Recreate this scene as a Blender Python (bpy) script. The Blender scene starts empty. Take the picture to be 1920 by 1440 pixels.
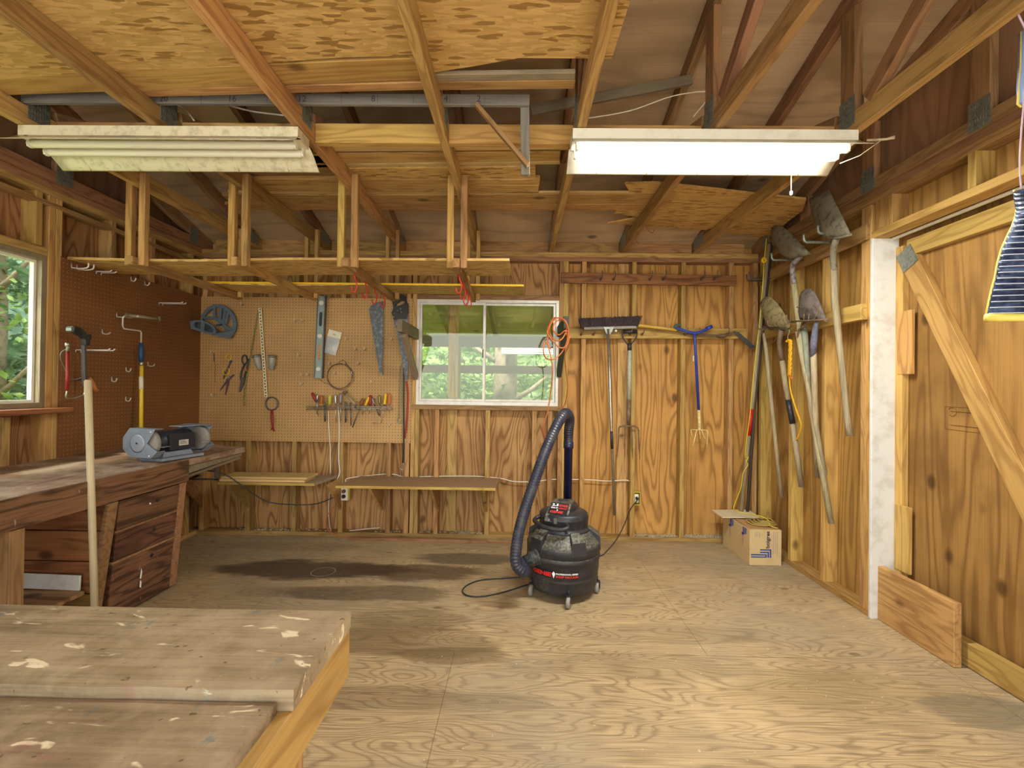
import bpy, bmesh, math, random
from mathutils import Vector, Matrix, noise as mnoise
from math import sin, cos, pi, radians, sqrt
random.seed(7)
SC = bpy.context.scene
COL = SC.collection
# ---------------------------------------------------------------- camera, world, exposure
FPX, YAW, PIT, ROL, EYE = 876.0, -.0126, .0086, .0127, 1.2767
_cy, _sy, _cp, _sp, _c, _s = cos(YAW), sin(YAW), cos(PIT), sin(PIT), cos(ROL), sin(ROL)
_r = Vector((_cy, -_sy, 0)); FW = Vector((_sy*_cp, _cy*_cp, _sp)); _u = Vector((-_sy*_sp, -_cy*_sp, _cp))
RT = _c*_r + _s*_u; UP = _c*_u - _s*_r; CAMO = Vector((0, 0, EYE))
cam = bpy.data.cameras.new('camera'); cam.sensor_width = 36; cam.lens = FPX*36/1920; cam.clip_start = .02; cam.clip_end = 200
camo = bpy.data.objects.new('camera', cam); COL.objects.link(camo)
M = Matrix.Identity(4)
for i in range(3):
    M[i][0] = RT[i]; M[i][1] = UP[i]; M[i][2] = -FW[i]; M[i][3] = CAMO[i]
camo.matrix_world = M
SC.camera = camo

W = bpy.data.worlds.new('world'); SC.world = W; W.use_nodes = True
wn = W.node_tree.nodes; wl = W.node_tree.links
for n in list(wn): wn.remove(n)
wo = wn.new('ShaderNodeOutputWorld'); wb = wn.new('ShaderNodeBackground'); wb.inputs['Strength'].default_value = 3.7
wt = wn.new('ShaderNodeTexCoord'); ws = wn.new('ShaderNodeSeparateXYZ'); wr = wn.new('ShaderNodeValToRGB')
wl.new(wt.outputs['Generated'], ws.inputs[0]); wl.new(ws.outputs['Z'], wr.inputs[0])
wr.color_ramp.elements[0].position = 0.0; wr.color_ramp.elements[0].color = (.60, .62, .52, 1)
wr.color_ramp.elements[1].position = .35; wr.color_ramp.elements[1].color = (.95, .99, 1.0, 1)
wl.new(wr.outputs[0], wb.inputs[0]); wl.new(wb.outputs[0], wo.inputs[0])

sl = bpy.data.lights.new('sun', 'SUN'); sl.energy = 6.5; sl.angle = .12; sl.color = (1, .95, .85)
so = bpy.data.objects.new('sun', sl); COL.objects.link(so); so.rotation_euler = (radians(38), radians(-18), 0)

SC.view_settings.view_transform = 'Standard'; SC.view_settings.look = 'None'
SC.view_settings.gamma = 1; SC.view_settings.use_curve_mapping = False
SC.view_settings.exposure = 0.66
try:
    SC.cycles.max_bounces = 10; SC.cycles.diffuse_bounces = 6; SC.cycles.sample_clamp_indirect = 6.0
    SC.cycles.use_denoising = True; SC.cycles.caustics_reflective = False; SC.cycles.caustics_refractive = False
except Exception: pass

# the room: D = face of the back wall studs, XL / XR = faces of the side wall studs, ST = stud depth
D, XL, XR, ST = 3.945, -2.712, 2.010, .089
YF = -1.0          # front wall, behind the camera
ZP = 2.43          # top of the wall plates
def ray(x, y): return FW + RT*((x-960)/FPX) - UP*((y-720)/FPX)
def aY(x, y, v): d = ray(x, y); return CAMO + d*(v/d.y)
def aX(x, y, v): d = ray(x, y); return CAMO + d*(v/d.x)
def aZ(x, y, v): d = ray(x, y); return CAMO + d*((v-EYE)/d.z)
def B(x, y, off=0): return aY(x, y, D-off)      # a point on the back wall, off metres in front of its studs
def R(x, y, off=0): return aX(x, y, XR-off)
def L(x, y, off=0): return aX(x, y, XL+off)

# ---------------------------------------------------------------- materials
MATS = {}
def nmat(name):
    m = bpy.data.materials.new(name); m.use_nodes = True
    nt = m.node_tree; nt.nodes.clear()
    o = nt.nodes.new('ShaderNodeOutputMaterial'); b = nt.nodes.new('ShaderNodeBsdfPrincipled')
    nt.links.new(b.outputs[0], o.inputs[0]); MATS[name] = m
    return m, nt, b
def N(nt, t, **k):
    n = nt.nodes.new(t)
    for a, v in k.items(): setattr(n, a, v)
    return n
def val(nt, s, v):
    if hasattr(v, 'is_output') or isinstance(v, bpy.types.NodeSocket): nt.links.new(v, s)
    else: s.default_value = v
def math_(nt, op, a, b=None, c=None, clamp=False):
    n = N(nt, 'ShaderNodeMath', operation=op, use_clamp=clamp); val(nt, n.inputs[0], a)
    if b is not None: val(nt, n.inputs[1], b)
    if c is not None: val(nt, n.inputs[2], c)
    return n.outputs[0]
def c4(c): return (c[0], c[1], c[2], 1)
def srgb(h):
    h = h.lstrip('#'); o = []
    for i in (0, 2, 4):
        v = int(h[i:i+2], 16)/255; o.append(v/12.92 if v <= .04045 else ((v+.055)/1.055)**2.4)
    return tuple(o)
def mixc(nt, f, a, b, mode='MIX'):
    n = N(nt, 'ShaderNodeMix', data_type='RGBA', blend_type=mode); n.clamp_factor = True
    val(nt, n.inputs[0], f)
    val(nt, n.inputs[6], c4(a) if isinstance(a, tuple) else a); val(nt, n.inputs[7], c4(b) if isinstance(b, tuple) else b)
    return n.outputs[2]
def noise_(nt, vec, scale, detail=2, rough=.5, dist=0):
    n = N(nt, 'ShaderNodeTexNoise'); nt.links.new(vec, n.inputs['Vector']); n.inputs['Scale'].default_value = scale
    n.inputs['Detail'].default_value = detail; n.inputs['Roughness'].default_value = rough; n.inputs['Distortion'].default_value = dist
    return n.outputs['Fac']
def smooth(nt, x, lo, hi):
    n = N(nt, 'ShaderNodeMapRange', interpolation_type='SMOOTHSTEP'); val(nt, n.inputs['Value'], x)
    n.inputs['From Min'].default_value = lo; n.inputs['From Max'].default_value = hi
    return n.outputs['Result']
def coords(nt, scale=(1, 1, 1), rnd=True, kind='Object'):
    tc = N(nt, 'ShaderNodeTexCoord'); v = tc.outputs[kind]
    if rnd:
        oi = N(nt, 'ShaderNodeObjectInfo'); sc = N(nt, 'ShaderNodeVectorMath', operation='SCALE')
        cx = N(nt, 'ShaderNodeCombineXYZ')
        for i, q in enumerate((13.7, 29.3, 41.9)): nt.links.new(math_(nt, 'MULTIPLY', oi.outputs['Random'], q), cx.inputs[i])
        ad = N(nt, 'ShaderNodeVectorMath', operation='ADD'); nt.links.new(v, ad.inputs[0]); nt.links.new(cx.outputs[0], ad.inputs[1]); v = ad.outputs[0]
    mp = N(nt, 'ShaderNodeMapping'); nt.links.new(v, mp.inputs['Vector']); mp.inputs['Scale'].default_value = scale
    return mp.outputs[0]
def bump(nt, b, h, strength=.2, dist=.01):
    n = N(nt, 'ShaderNodeBump'); n.inputs['Strength'].default_value = strength; n.inputs['Distance'].default_value = dist
    val(nt, n.inputs['Height'], h); nt.links.new(n.outputs[0], b.inputs['Normal'])
def wood(name, base, dark, axis='X', scale=5., rings=9., lines=.5, blotch=.25, fibre=.2, knots=.5, rough=.62, stretch=.12, tint=.22, extra=None, rnd=True, sharp=2.6):
    """grain = contour lines of a noise drawn out along the board; knots and blotches come from voronoi and broad noise"""
    m, nt, b = nmat(name)
    st = [1, 1, 1]; st['XYZ'.index(axis)] = stretch
    v = coords(nt, tuple(st), rnd)
    n1 = noise_(nt, v, scale, 2.5, .45, .35)
    w = math_(nt, 'SINE', math_(nt, 'MULTIPLY', n1, rings*6.283))
    w = math_(nt, 'POWER', math_(nt, 'MULTIPLY_ADD', w, .5, .5), sharp)
    st2 = [1, 1, 1]; st2['XYZ'.index(axis)] = .02
    fb = noise_(nt, coords(nt, tuple(st2), rnd), 190, 2, .6)
    col = mixc(nt, math_(nt, 'MULTIPLY', w, lines), base, dark)
    col = mixc(nt, math_(nt, 'MULTIPLY', smooth(nt, fb, .35, .75), fibre), col, dark)
    bl = noise_(nt, coords(nt, (1, 1, 1), rnd), 1.7, 4, .6)
    lite = tuple(min(1, q*1.45) for q in base)
    col = mixc(nt, math_(nt, 'MULTIPLY', smooth(nt, bl, .5, .8), blotch), col, lite)
    col = mixc(nt, math_(nt, 'MULTIPLY', smooth(nt, bl, .5, .25), blotch), col, dark)
    if knots > 0:
        ks = [1, 1, 1]; ks['XYZ'.index(axis)] = .62
        vo = N(nt, 'ShaderNodeTexVoronoi'); nt.links.new(coords(nt, tuple(ks), rnd), vo.inputs['Vector']); vo.inputs['Scale'].default_value = 4.2
        k = smooth(nt, vo.outputs['Distance'], .15, .05)
        rn = N(nt, 'ShaderNodeSeparateColor'); nt.links.new(vo.outputs['Color'], rn.inputs[0])
        gate = math_(nt, 'GREATER_THAN', rn.outputs[0], 1-knots)
        col = mixc(nt, math_(nt, 'MULTIPLY', math_(nt, 'MULTIPLY', k, gate), .75), col, tuple(q*.32 for q in dark))
    if tint > 0 and rnd:
        oi = N(nt, 'ShaderNodeObjectInfo')
        hs = N(nt, 'ShaderNodeHueSaturation'); nt.links.new(col, hs.inputs['Color'])
        nt.links.new(math_(nt, 'MULTIPLY_ADD', oi.outputs['Random'], tint*1.6, 1-tint*.8), hs.inputs['Value'])
        nt.links.new(math_(nt, 'MULTIPLY_ADD', math_(nt, 'FRACT', math_(nt, 'MULTIPLY', oi.outputs['Random'], 7.3)), .025, .488), hs.inputs['Hue'])
        col = hs.outputs[0]
    if extra: col = extra(nt, col)
    val(nt, b.inputs['Base Color'], col); b.inputs['Roughness'].default_value = rough
    b.inputs['Specular IOR Level'].default_value = .25
    bump(nt, b, math_(nt, 'ADD', math_(nt, 'MULTIPLY', w, -.4), fb), .15, .003)
    return m
def plain(name, col, rough=.5, metal=0., spot=None, sc=30, amt=.35, bmp=0., spec=.4, rnd=False):
    m, nt, b = nmat(name)
    c = c4(col)
    if spot is not None:
        n = noise_(nt, coords(nt, (1, 1, 1), rnd), sc, 5, .65)
        c = mixc(nt, math_(nt, 'MULTIPLY', smooth(nt, n, .45, .68), amt), col, spot)
        if bmp: bump(nt, b, n, bmp, .004)
    val(nt, b.inputs['Base Color'], c); b.inputs['Roughness'].default_value = rough; b.inputs['Metallic'].default_value = metal
    b.inputs['Specular IOR Level'].default_value = spec
    return m

LUM = wood('lumber', srgb('#b8925c'), srgb('#7a5430'), 'X', 14, 6, .55, .35, .35, .5, tint=.3)
LUMY = wood('lumber_fresh', srgb('#bc9858'), srgb('#855f30'), 'X', 12, 6, .55, .3, .3, .5)
LUMD = wood('lumber_dark', srgb('#9a7452'), srgb('#60432a'), 'X', 14, 6, .5, .35, .3, .4)
LUMG = wood('weathered_board', srgb('#8b7c66'), srgb('#5d5143'), 'X', 14, 4, .35, .35, .4, .3)
PLY = wood('plywood', srgb('#b5855a'), srgb('#6a3c22'), 'Z', 4.4, 17, .72, .4, .25, .4, stretch=.15)
PLYB = wood('plywood_ochre', srgb('#b48a4a'), srgb('#6e4a20'), 'Z', 4.2, 15, .66, .45, .25, .45, stretch=.13)
PLYR = wood('plywood_right', srgb('#a58145'), srgb('#654720'), 'Z', 4.2, 12, .58, .55, .3, .85, stretch=.1)
PLYROOF = wood('roof_plywood', srgb('#b39878'), srgb('#7d6248'), 'X', 3.5, 6, .4, .5, .25, .6, stretch=.15)
PLYG = wood('gable_plywood', srgb('#a5825e'), srgb('#6b4f36'), 'Z', 5, 6, .4, .5, .25, .4, stretch=.15)
HANDLE = wood('ash_handle', srgb('#a6977a'), srgb('#6c604c'), 'Z', 30, 4, .4, .5, .5, 0, stretch=.06)
HANDY = wood('hickory_handle', srgb('#c9a24f'), srgb('#94692c'), 'X', 30, 4, .3, .3, .4, 0, stretch=.06)
REDW = wood('stained_redwood', srgb('#84593f'), srgb('#3d281c'), 'Y', 9, 7, .7, .5, .4, .3, rough=.45, tint=.12, stretch=.12)
REDWX = wood('stained_board', srgb('#93653f'), srgb('#4a2e1c'), 'X', 9, 8, .65, .5, .4, .3, rough=.5, stretch=.12, tint=.12)
PALE = wood('pale_board', srgb('#cfb07c'), srgb('#a07c4a'), 'X', 9, 5, .3, .3, .25, .1, stretch=.12)

def osb(name, a, bcol, c):
    m, nt, b = nmat(name)
    v = coords(nt, (1, 1, 1))
    def layer(rot, s):
        mp = N(nt, 'ShaderNodeMapping'); nt.links.new(v, mp.inputs['Vector']); mp.inputs['Rotation'].default_value = rot; mp.inputs['Scale'].default_value = (1, 4.5, 4.5)
        vo = N(nt, 'ShaderNodeTexVoronoi'); nt.links.new(mp.outputs[0], vo.inputs['Vector']); vo.inputs['Scale'].default_value = s
        sp = N(nt, 'ShaderNodeSeparateColor'); nt.links.new(vo.outputs['Color'], sp.inputs[0]); return sp
    l1 = layer((0, 0, .5), 17); l2 = layer((.2, .1, -.6), 21)
    col = mixc(nt, l1.outputs[0], a, bcol)
    col = mixc(nt, math_(nt, 'GREATER_THAN', l2.outputs[1], .6), col, mixc(nt, l2.outputs[0], bcol, a))
    col = mixc(nt, math_(nt, 'MULTIPLY', math_(nt, 'GREATER_THAN', l1.outputs[2], .86), .8), col, c)
    val(nt, b.inputs['Base Color'], col); b.inputs['Roughness'].default_value = .6; b.inputs['Specular IOR Level'].default_value = .3
    bump(nt, b, l1.outputs[0], .2, .002)
    return m
OSB = osb('strand_board', srgb('#cfaa6c'), srgb('#b08c50'), srgb('#86622f'))

def peg(name, u, v, base, hole, rough=.5, lo=.16):
    m, nt, b = nmat(name)
    tc = N(nt, 'ShaderNodeTexCoord'); sp = N(nt, 'ShaderNodeSeparateXYZ'); nt.links.new(tc.outputs['Object'], sp.inputs[0])
    fx = math_(nt, 'SUBTRACT', math_(nt, 'FRACT', math_(nt, 'DIVIDE', sp.outputs[u], .0254)), .5)
    fz = math_(nt, 'SUBTRACT', math_(nt, 'FRACT', math_(nt, 'DIVIDE', sp.outputs[v], .0254)), .5)
    r = math_(nt, 'SQRT', math_(nt, 'ADD', math_(nt, 'MULTIPLY', fx, fx), math_(nt, 'MULTIPLY', fz, fz)))
    h = smooth(nt, r, lo, lo-.05)
    n = noise_(nt, coords(nt, (1, 1, 1), False), 2.2, 5, .6)
    c = mixc(nt, smooth(nt, n, .3, .75), tuple(q*.86 for q in base), tuple(min(1, q*1.12) for q in base))
    c = mixc(nt, h, c, hole)
    val(nt, b.inputs['Base Color'], c); b.inputs['Roughness'].default_value = rough; b.inputs['Specular IOR Level'].default_value = .35
    return m
PEGB = peg('pegboard_tan', 0, 2, srgb('#b89260'), srgb('#4f3620'))
PEGL = peg('pegboard_brown', 1, 2, srgb('#7c5232'), srgb('#b58a54'), .35, .13)  # pale holes: light reflecting from them is put into the colour

def floor_extra(nt, col):
    """oil stains, worn grey areas, screw plugs and sheet seams of the floor: marks that stay put on the boards"""
    tc = N(nt, 'ShaderNodeTexCoord'); v = tc.outputs['Object']
    sp = N(nt, 'ShaderNodeSeparateXYZ'); nt.links.new(v, sp.inputs[0])
    vst_ = coords(nt, (.45, 1.5, 1), False); wn_ = noise_(nt, vst_, 2.6, 5, .65); wz = noise_(nt, vst_, 7.5, 4, .65)
    def blob(x, y, rx, ry, amt, dark, soft=.5):
        nonlocal col
        dx = math_(nt, 'DIVIDE', math_(nt, 'SUBTRACT', sp.outputs[0], x), rx); dy = math_(nt, 'DIVIDE', math_(nt, 'SUBTRACT', sp.outputs[1], y), ry)
        r = math_(nt, 'ADD', math_(nt, 'MULTIPLY', dx, dx), math_(nt, 'MULTIPLY', dy, dy))
        r = math_(nt, 'ADD', r, math_(nt, 'MULTIPLY', math_(nt, 'SUBTRACT', wn_, .5), 3.2))
        r = math_(nt, 'ADD', r, math_(nt, 'MULTIPLY', math_(nt, 'SUBTRACT', wz, .5), 1.4))
        f = smooth(nt, r, 1+soft, 1-soft*.6)
        col = mixc(nt, math_(nt, 'MULTIPLY', f, amt), col, dark)
    g = noise_(nt, v, .9, 4, .6)
    col = mixc(nt, math_(nt, 'MULTIPLY', smooth(nt, g, .42, .66), .5), col, srgb('#8d8474'))
    for px, py, rx, ry, amt, dk in STAINS:
        p = aZ(px, py, 0); blob(p.x, p.y, rx, ry, amt, srgb(dk))
    pc = aZ(606, 1072, 0)
    dx = math_(nt, 'SUBTRACT', sp.outputs[0], pc.x); dy = math_(nt, 'SUBTRACT', sp.outputs[1], pc.y)
    rr_ = math_(nt, 'SQRT', math_(nt, 'ADD', math_(nt, 'MULTIPLY', dx, dx), math_(nt, 'MULTIPLY', dy, dy)))
    col = mixc(nt, math_(nt, 'MULTIPLY', math_(nt, 'LESS_THAN', math_(nt, 'ABSOLUTE', math_(nt, 'SUBTRACT', rr_, .078)), .0022), .5), col, srgb('#cfc3ac'))
    kn = N(nt, 'ShaderNodeTexVoronoi'); nt.links.new(coords(nt, (.55, 1, 1), False), kn.inputs['Vector']); kn.inputs['Scale'].default_value = 5.5
    rn = N(nt, 'ShaderNodeSeparateColor'); nt.links.new(kn.outputs['Color'], rn.inputs[0])
    k = math_(nt, 'MULTIPLY', smooth(nt, kn.outputs['Distance'], .11, .06), math_(nt, 'GREATER_THAN', rn.outputs[1], .62))
    col = mixc(nt, math_(nt, 'MULTIPLY', k, .6), col, srgb('#55442f'))
    for s_, at in ((1, 2.27), (1, 1.05), (1, 3.49)):
        f = math_(nt, 'LESS_THAN', math_(nt, 'ABSOLUTE', math_(nt, 'SUBTRACT', sp.outputs[s_], at)), .0016)
        col = mixc(nt, math_(nt, 'MULTIPLY', f, .6), col, srgb('#4a3a28'))
    for y0, y1, at in ((1.05, 2.27, -.29), (2.27, 3.49, -1.5), (1.05, 2.27, 2.0), (2.27, 3.49, .93), (-1, 1.05, .93)):
        f = math_(nt, 'LESS_THAN', math_(nt, 'ABSOLUTE', math_(nt, 'SUBTRACT', sp.outputs[0], at)), .0016)
        f = math_(nt, 'MULTIPLY', f, math_(nt, 'MULTIPLY', math_(nt, 'GREATER_THAN', sp.outputs[1], y0), math_(nt, 'LESS_THAN', sp.outputs[1], y1)))
        col = mixc(nt, math_(nt, 'MULTIPLY', f, .6), col, srgb('#4a3a28'))
    spk = noise_(nt, v, 60, 2, .5)
    col = mixc(nt, math_(nt, 'MULTIPLY', smooth(nt, spk, .7, .76), .55), col, srgb('#d8cdb2'))
    return col
STAINS = [(600, 1068, .62, .17, .85, '#40322a'), (870, 1048, .40, .11, .7, '#4d473b'), (770, 1072, .50, .14, .75, '#4b3628'), (680, 1112, .5, .10, .6, '#4a382b'), (560, 1110, .4, .07, .3, '#5b4a3a'), (690, 1190, .4, .16, .3, '#6b553c'),
          (770, 1160, .3, .09, .4, '#5a4a36'), (720, 1200, .55, .13, .42, '#5b452e'), (845, 1228, .24, .06, .55, '#5f4a31'), (700, 1310, .4, .07, .4, '#5c4832'), (940, 1315, .2, .05, .35, '#625744'),
          (560, 1025, .5, .1, .3, '#6b5a44'), (1250, 1190, .5, .09, .3, '#6e6048'), (1200, 1250, .5, .1, .28, '#75664c'), (1100, 1040, .5, .07, .22, '#8a8068'),
          (1600, 1290, .5, .12, .3, '#85734c'), (1840, 1330, .2, .1, .5, '#5d584c')]
FLOOR = wood('floor_plywood', srgb('#baa17c'), srgb('#66533c'), 'X', 5.2, 26, .5, .4, .6, 0, sharp=4.0, rough=.5, stretch=.2, extra=floor_extra, rnd=False)

def bench_extra(nt, col):
    v = coords(nt, (1, 1, 1), False)
    g = noise_(nt, v, 6, 6, .7)
    col = mixc(nt, math_(nt, 'MULTIPLY', smooth(nt, g, .4, .66), .75), col, srgb('#a8977c'))
    vs = coords(nt, (.35, 1, 1), False)
    n2 = noise_(nt, vs, 26, 3, .6, .8)
    col = mixc(nt, math_(nt, 'MULTIPLY', smooth(nt, n2, .62, .67), .85), col, srgb('#dccdb0'))
    n3 = noise_(nt, coords(nt, (1.3, .9, 1), False), 11, 4, .6)
    col = mixc(nt, math_(nt, 'MULTIPLY', smooth(nt, n3, .62, .70), .55), col, srgb('#4c6a72'))
    n4 = noise_(nt, coords(nt, (.8, 1.5, 1), False), 9, 4, .6)
    col = mixc(nt, math_(nt, 'MULTIPLY', smooth(nt, n4, .60, .70), .5), col, srgb('#8f5f5a'))
    nd = noise_(nt, coords(nt, (.5, 1, 1), False), 4.5, 5, .7)
    col = mixc(nt, math_(nt, 'MULTIPLY', smooth(nt, nd, .52, .72), .55), col, srgb('#5a4936'))
    n5 = noise_(nt, v, 75, 2, .5)
    col = mixc(nt, math_(nt, 'MULTIPLY', smooth(nt, n5, .68, .74), .7), col, srgb('#4c3b2a'))
    return col
BTOP = wood('worn_bench_top', srgb('#8a7660'), srgb('#54432f'), 'X', 9, 7, .45, .4, .5, 0, stretch=.12, extra=bench_extra)
def bench2_extra(nt, col):
    v = coords(nt, (1, 1, 1), False)
    g = noise_(nt, v, 5, 5, .65)
    col = mixc(nt, math_(nt, 'MULTIPLY', smooth(nt, g, .4, .62), .7), col, srgb('#b3a08a'))
    n = noise_(nt, v, 42, 2, .5)
    col = mixc(nt, math_(nt, 'MULTIPLY', smooth(nt, n, .7, .76), .8), col, srgb('#d9d0c2'))
    return col
BTOP2 = wood('grey_bench_top', srgb('#8b6f58'), srgb('#4b3224'), 'Y', 9, 7, .5, .4, .4, .1, stretch=.1, extra=bench2_extra)
def redfront(nt, col):
    v = coords(nt, (1, 1, 1), False)
    n = noise_(nt, coords(nt, (1, 1, .4), False), 30, 2, .5)
    return mixc(nt, math_(nt, 'MULTIPLY', smooth(nt, n, .72, .76), .6), col, srgb('#b9a99a'))
REDF = wood('stained_front', srgb('#805c44'), srgb('#35251d'), 'Y', 9, 8, .75, .65, .5, .25, rough=.42, stretch=.12, extra=redfront, tint=.12)

WHITE = plain('white_enamel', srgb('#e6e2d2'), .35, 0, srgb('#b0a890'), 12, .3)
CREAM = plain('aged_enamel', srgb('#ded6b8'), .35, 0, srgb('#8f8464'), 26, .45)
DUST = plain('dusty_enamel', srgb('#b9ab8b'), .8, 0, srgb('#7d6c4e'), 60, .6, .3)
TUBEOFF = plain('unlit_tube', srgb('#e4dfc9'), .22)
m, nt, b = nmat('lit_tube'); b.inputs['Base Color'].default_value = (1, 1, 1, 1); b.inputs['Emission Color'].default_value = (1, .97, .9, 1); b.inputs['Emission Strength'].default_value = 11.0; TUBEON = m
STEEL = plain('steel', srgb('#b9b7ae'), .35, .85, srgb('#6d675b'), 40, .5)
ZINC = plain('zinc_wire', srgb('#d4d1ca'), .4, .25)
DKSTEEL = plain('dark_steel', srgb('#5c5d62'), .45, .6, srgb('#7d6a58'), 30, .5)
RUST = plain('rusty_steel', srgb('#6f5947'), .7, .3, srgb('#8d7c6c'), 26, .6, .3)
SOIL = plain('soiled_blade', srgb('#7c7564'), .8, .15, srgb('#3f3a30'), 24, .75, .4)
SOILY = plain('mud_caked_blade', srgb('#94865f'), .9, 0, srgb('#4a4333'), 30, .8, .5)
GALV = plain('galvanised_plate', srgb('#8d9086'), .45, .6, srgb('#5d6262'), 60, .7)
ALU = plain('aluminium_frame', srgb('#cdc8c2'), .4, .3, srgb('#a49d98'), 14, .4)
BLACK = plain('black_plastic', srgb('#26262c'), .42, 0, srgb('#55534c'), 30, .3)
BLACKD = plain('dusty_black_plastic', srgb('#2c2d32'), .5, 0, srgb('#6f6b5c'), 75, .6)
m, nt, b = nmat('dusty_black_shell'); gn = N(nt, 'ShaderNodeNewGeometry'); sx_ = N(nt, 'ShaderNodeSeparateXYZ'); nt.links.new(gn.outputs['True Normal'], sx_.inputs[0])
_dn = noise_(nt, coords(nt, (1, 1, 1), False), 70, 5, .7); _d2 = noise_(nt, coords(nt, (1, 1, 1), False), 9, 3, .6)
_mask = math_(nt, 'ADD', math_(nt, 'MULTIPLY', smooth(nt, sx_.outputs['Z'], .15, .6), .75), math_(nt, 'MULTIPLY', smooth(nt, _d2, .5, .75), .35))
val(nt, b.inputs['Base Color'], mixc(nt, math_(nt, 'MULTIPLY', smooth(nt, _dn, .38, .62), _mask), srgb('#29292f'), srgb('#77725f'))); b.inputs['Roughness'].default_value = .5; DSHELL = m
HOSE = plain('hose_plastic', srgb('#2b2c3c'), .3, 0, srgb('#55554f'), 14, .35)
NAVY = plain('navy_tube', srgb('#1d1f45'), .25, 0, srgb('#3a3b60'), 10, .3)
GREYP = plain('grey_paint_metal', srgb('#8791a0'), .4, .1, srgb('#5f6672'), 20, .3)
GREYD = plain('slate_plastic', srgb('#5d6c7a'), .5, 0, srgb('#454f5a'), 12, .4)
WHEELG = plain('abrasive', srgb('#8f8b84'), .9, 0, srgb('#6f6a62'), 80, .5, .3)
BLUE = plain('blue_enamel', srgb('#2b3f9c'), .35, 0, srgb('#51609f'), 20, .3)
BLUEG = plain('blue_rubber', srgb('#26466f'), .5)
YEL = plain('yellow_plastic', srgb('#e2b921'), .4)
YELP = plain('yellow_pole', srgb('#e8c93c'), .35)
YELT = plain('faded_yellow_paint', srgb('#ddc98a'), .6, 0, srgb('#8a7a4c'), 40, .5)
ROPEY = plain('yellow_rope', srgb('#dca41c'), .7)
CORDY = plain('yellow_cord', srgb('#c9b324'), .5)
ORANGE = plain('orange_rubber', srgb('#c0693a'), .5)
REDP = plain('red_plastic', srgb('#b8251c'), .35)
REDD = plain('red_enamel', srgb('#8e2320'), .4)
WIRE = plain('white_cable', srgb('#e0d8c8'), .5)
GREENB = plain('pale_green_strip', srgb('#7f9a84'), .6)
IVORY = plain('ivory_plastic', srgb('#e8e0cc'), .4)
BOXC = plain('cardboard', srgb('#c8ae80'), .8, 0, srgb('#a98e62'), 9, .35)
BOXD = plain('brown_cardboard', srgb('#a98558'), .8, 0, srgb('#8d6c44'), 9, .35)
INK = plain('blue_ink', srgb('#2c468f'), .6)
INKL = plain('light_blue_ink', srgb('#8fb0d6'), .6)
INKD = plain('dark_ink', srgb('#3a3a48'), .6)
REDI = plain('red_print', srgb('#d02a2a'), .5)
WHI = plain('white_print', srgb('#eeeeee'), .5)
BRIST = plain('dark_bristles', srgb('#2d2026'), .8, 0, srgb('#5d4c48'), 90, .6)
GRAYW = wood('grey_painted_wood', srgb('#8a867c'), srgb('#605c54'), 'X', 14, 4, .4, .4, .4, .2)
MDF = plain('brown_shelf_board', srgb('#94785c'), .55, 0, srgb('#7a6048'), 10, .3)
JAMB = plain('chipped_white_paint', srgb('#d6d6d6'), .55, 0, srgb('#a39a88'), 11, .35)
STRAP = plain('green_strap', srgb('#7d9384'), .7)
REDS = plain('red_strap', srgb('#a5382f'), .7)
LEATH = plain('brown_leather_strap', srgb('#8b5a35'), .7)
SAWD = plain('dusty_saw_blade', srgb('#565a62'), .45, .5, srgb('#8e9399'), 34, .7)
PAPER = plain('card_header', srgb('#e6dfcc'), .7)
m, nt, b = nmat('clear_bag'); b.inputs['Base Color'].default_value = (.62, .64, .68, 1); b.inputs['Roughness'].default_value = .15; b.inputs['Alpha'].default_value = .75; BAG = m
m, nt, b = nmat('window_glass')
gl = N(nt, 'ShaderNodeBsdfGlossy'); gl.inputs['Roughness'].default_value = .02; tr = N(nt, 'ShaderNodeBsdfTransparent'); mx = N(nt, 'ShaderNodeMixShader')
fr = N(nt, 'ShaderNodeLayerWeight'); fr.inputs[0].default_value = .5
nt.links.new(math_(nt, 'MULTIPLY_ADD', math_(nt, 'POWER', fr.outputs['Facing'], 4.0), .6, .05), mx.inputs[0]); tr.inputs[0].default_value = (.93, .96, .93, 1)
nt.links.new(tr.outputs[0], mx.inputs[1]); nt.links.new(gl.outputs[0], mx.inputs[2]); nt.links.new(mx.outputs[0], [n for n in nt.nodes if n.type == 'OUTPUT_MATERIAL'][0].inputs[0]); nt.nodes.remove(b)
GLASS = m
def leafmat(name, c1, c2, t):
    m, nt, b = nmat(name)
    n = noise_(nt, coords(nt, (1, 1, 1), True), 3.5, 3, .6)
    c = mixc(nt, smooth(nt, n, .35, .65), c1, c2)
    val(nt, b.inputs['Base Color'], c); b.inputs['Roughness'].default_value = .5
    tl = N(nt, 'ShaderNodeBsdfTranslucent'); mx = N(nt, 'ShaderNodeMixShader'); mx.inputs[0].default_value = t
    nt.links.new(c, tl.inputs[0]); nt.links.new(b.outputs[0], mx.inputs[1]); nt.links.new(tl.outputs[0], mx.inputs[2])
    nt.links.new(mx.outputs[0], [n for n in nt.nodes if n.type == 'OUTPUT_MATERIAL'][0].inputs[0])
    return m
LEAF = leafmat('leaves', srgb('#607f38'), srgb('#9bb168'), .35)
LEAFD = leafmat('dark_leaves', srgb('#47654a'), srgb('#7f9a78'), .3)
BARK = plain('bark', srgb('#8a7a66'), .9, 0, srgb('#5a4d3e'), 14, .7, .6)
GRASS = plain('lawn', srgb('#7f9a4a'), .9, 0, srgb('#a9b86e'), 6, .6)
SIDING = plain('pale_siding', srgb('#dcdad2'), .7)
LINT = plain('lint', srgb('#a39a82'), .95, 0, srgb('#6e6650'), 50, .6, .4)
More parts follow.
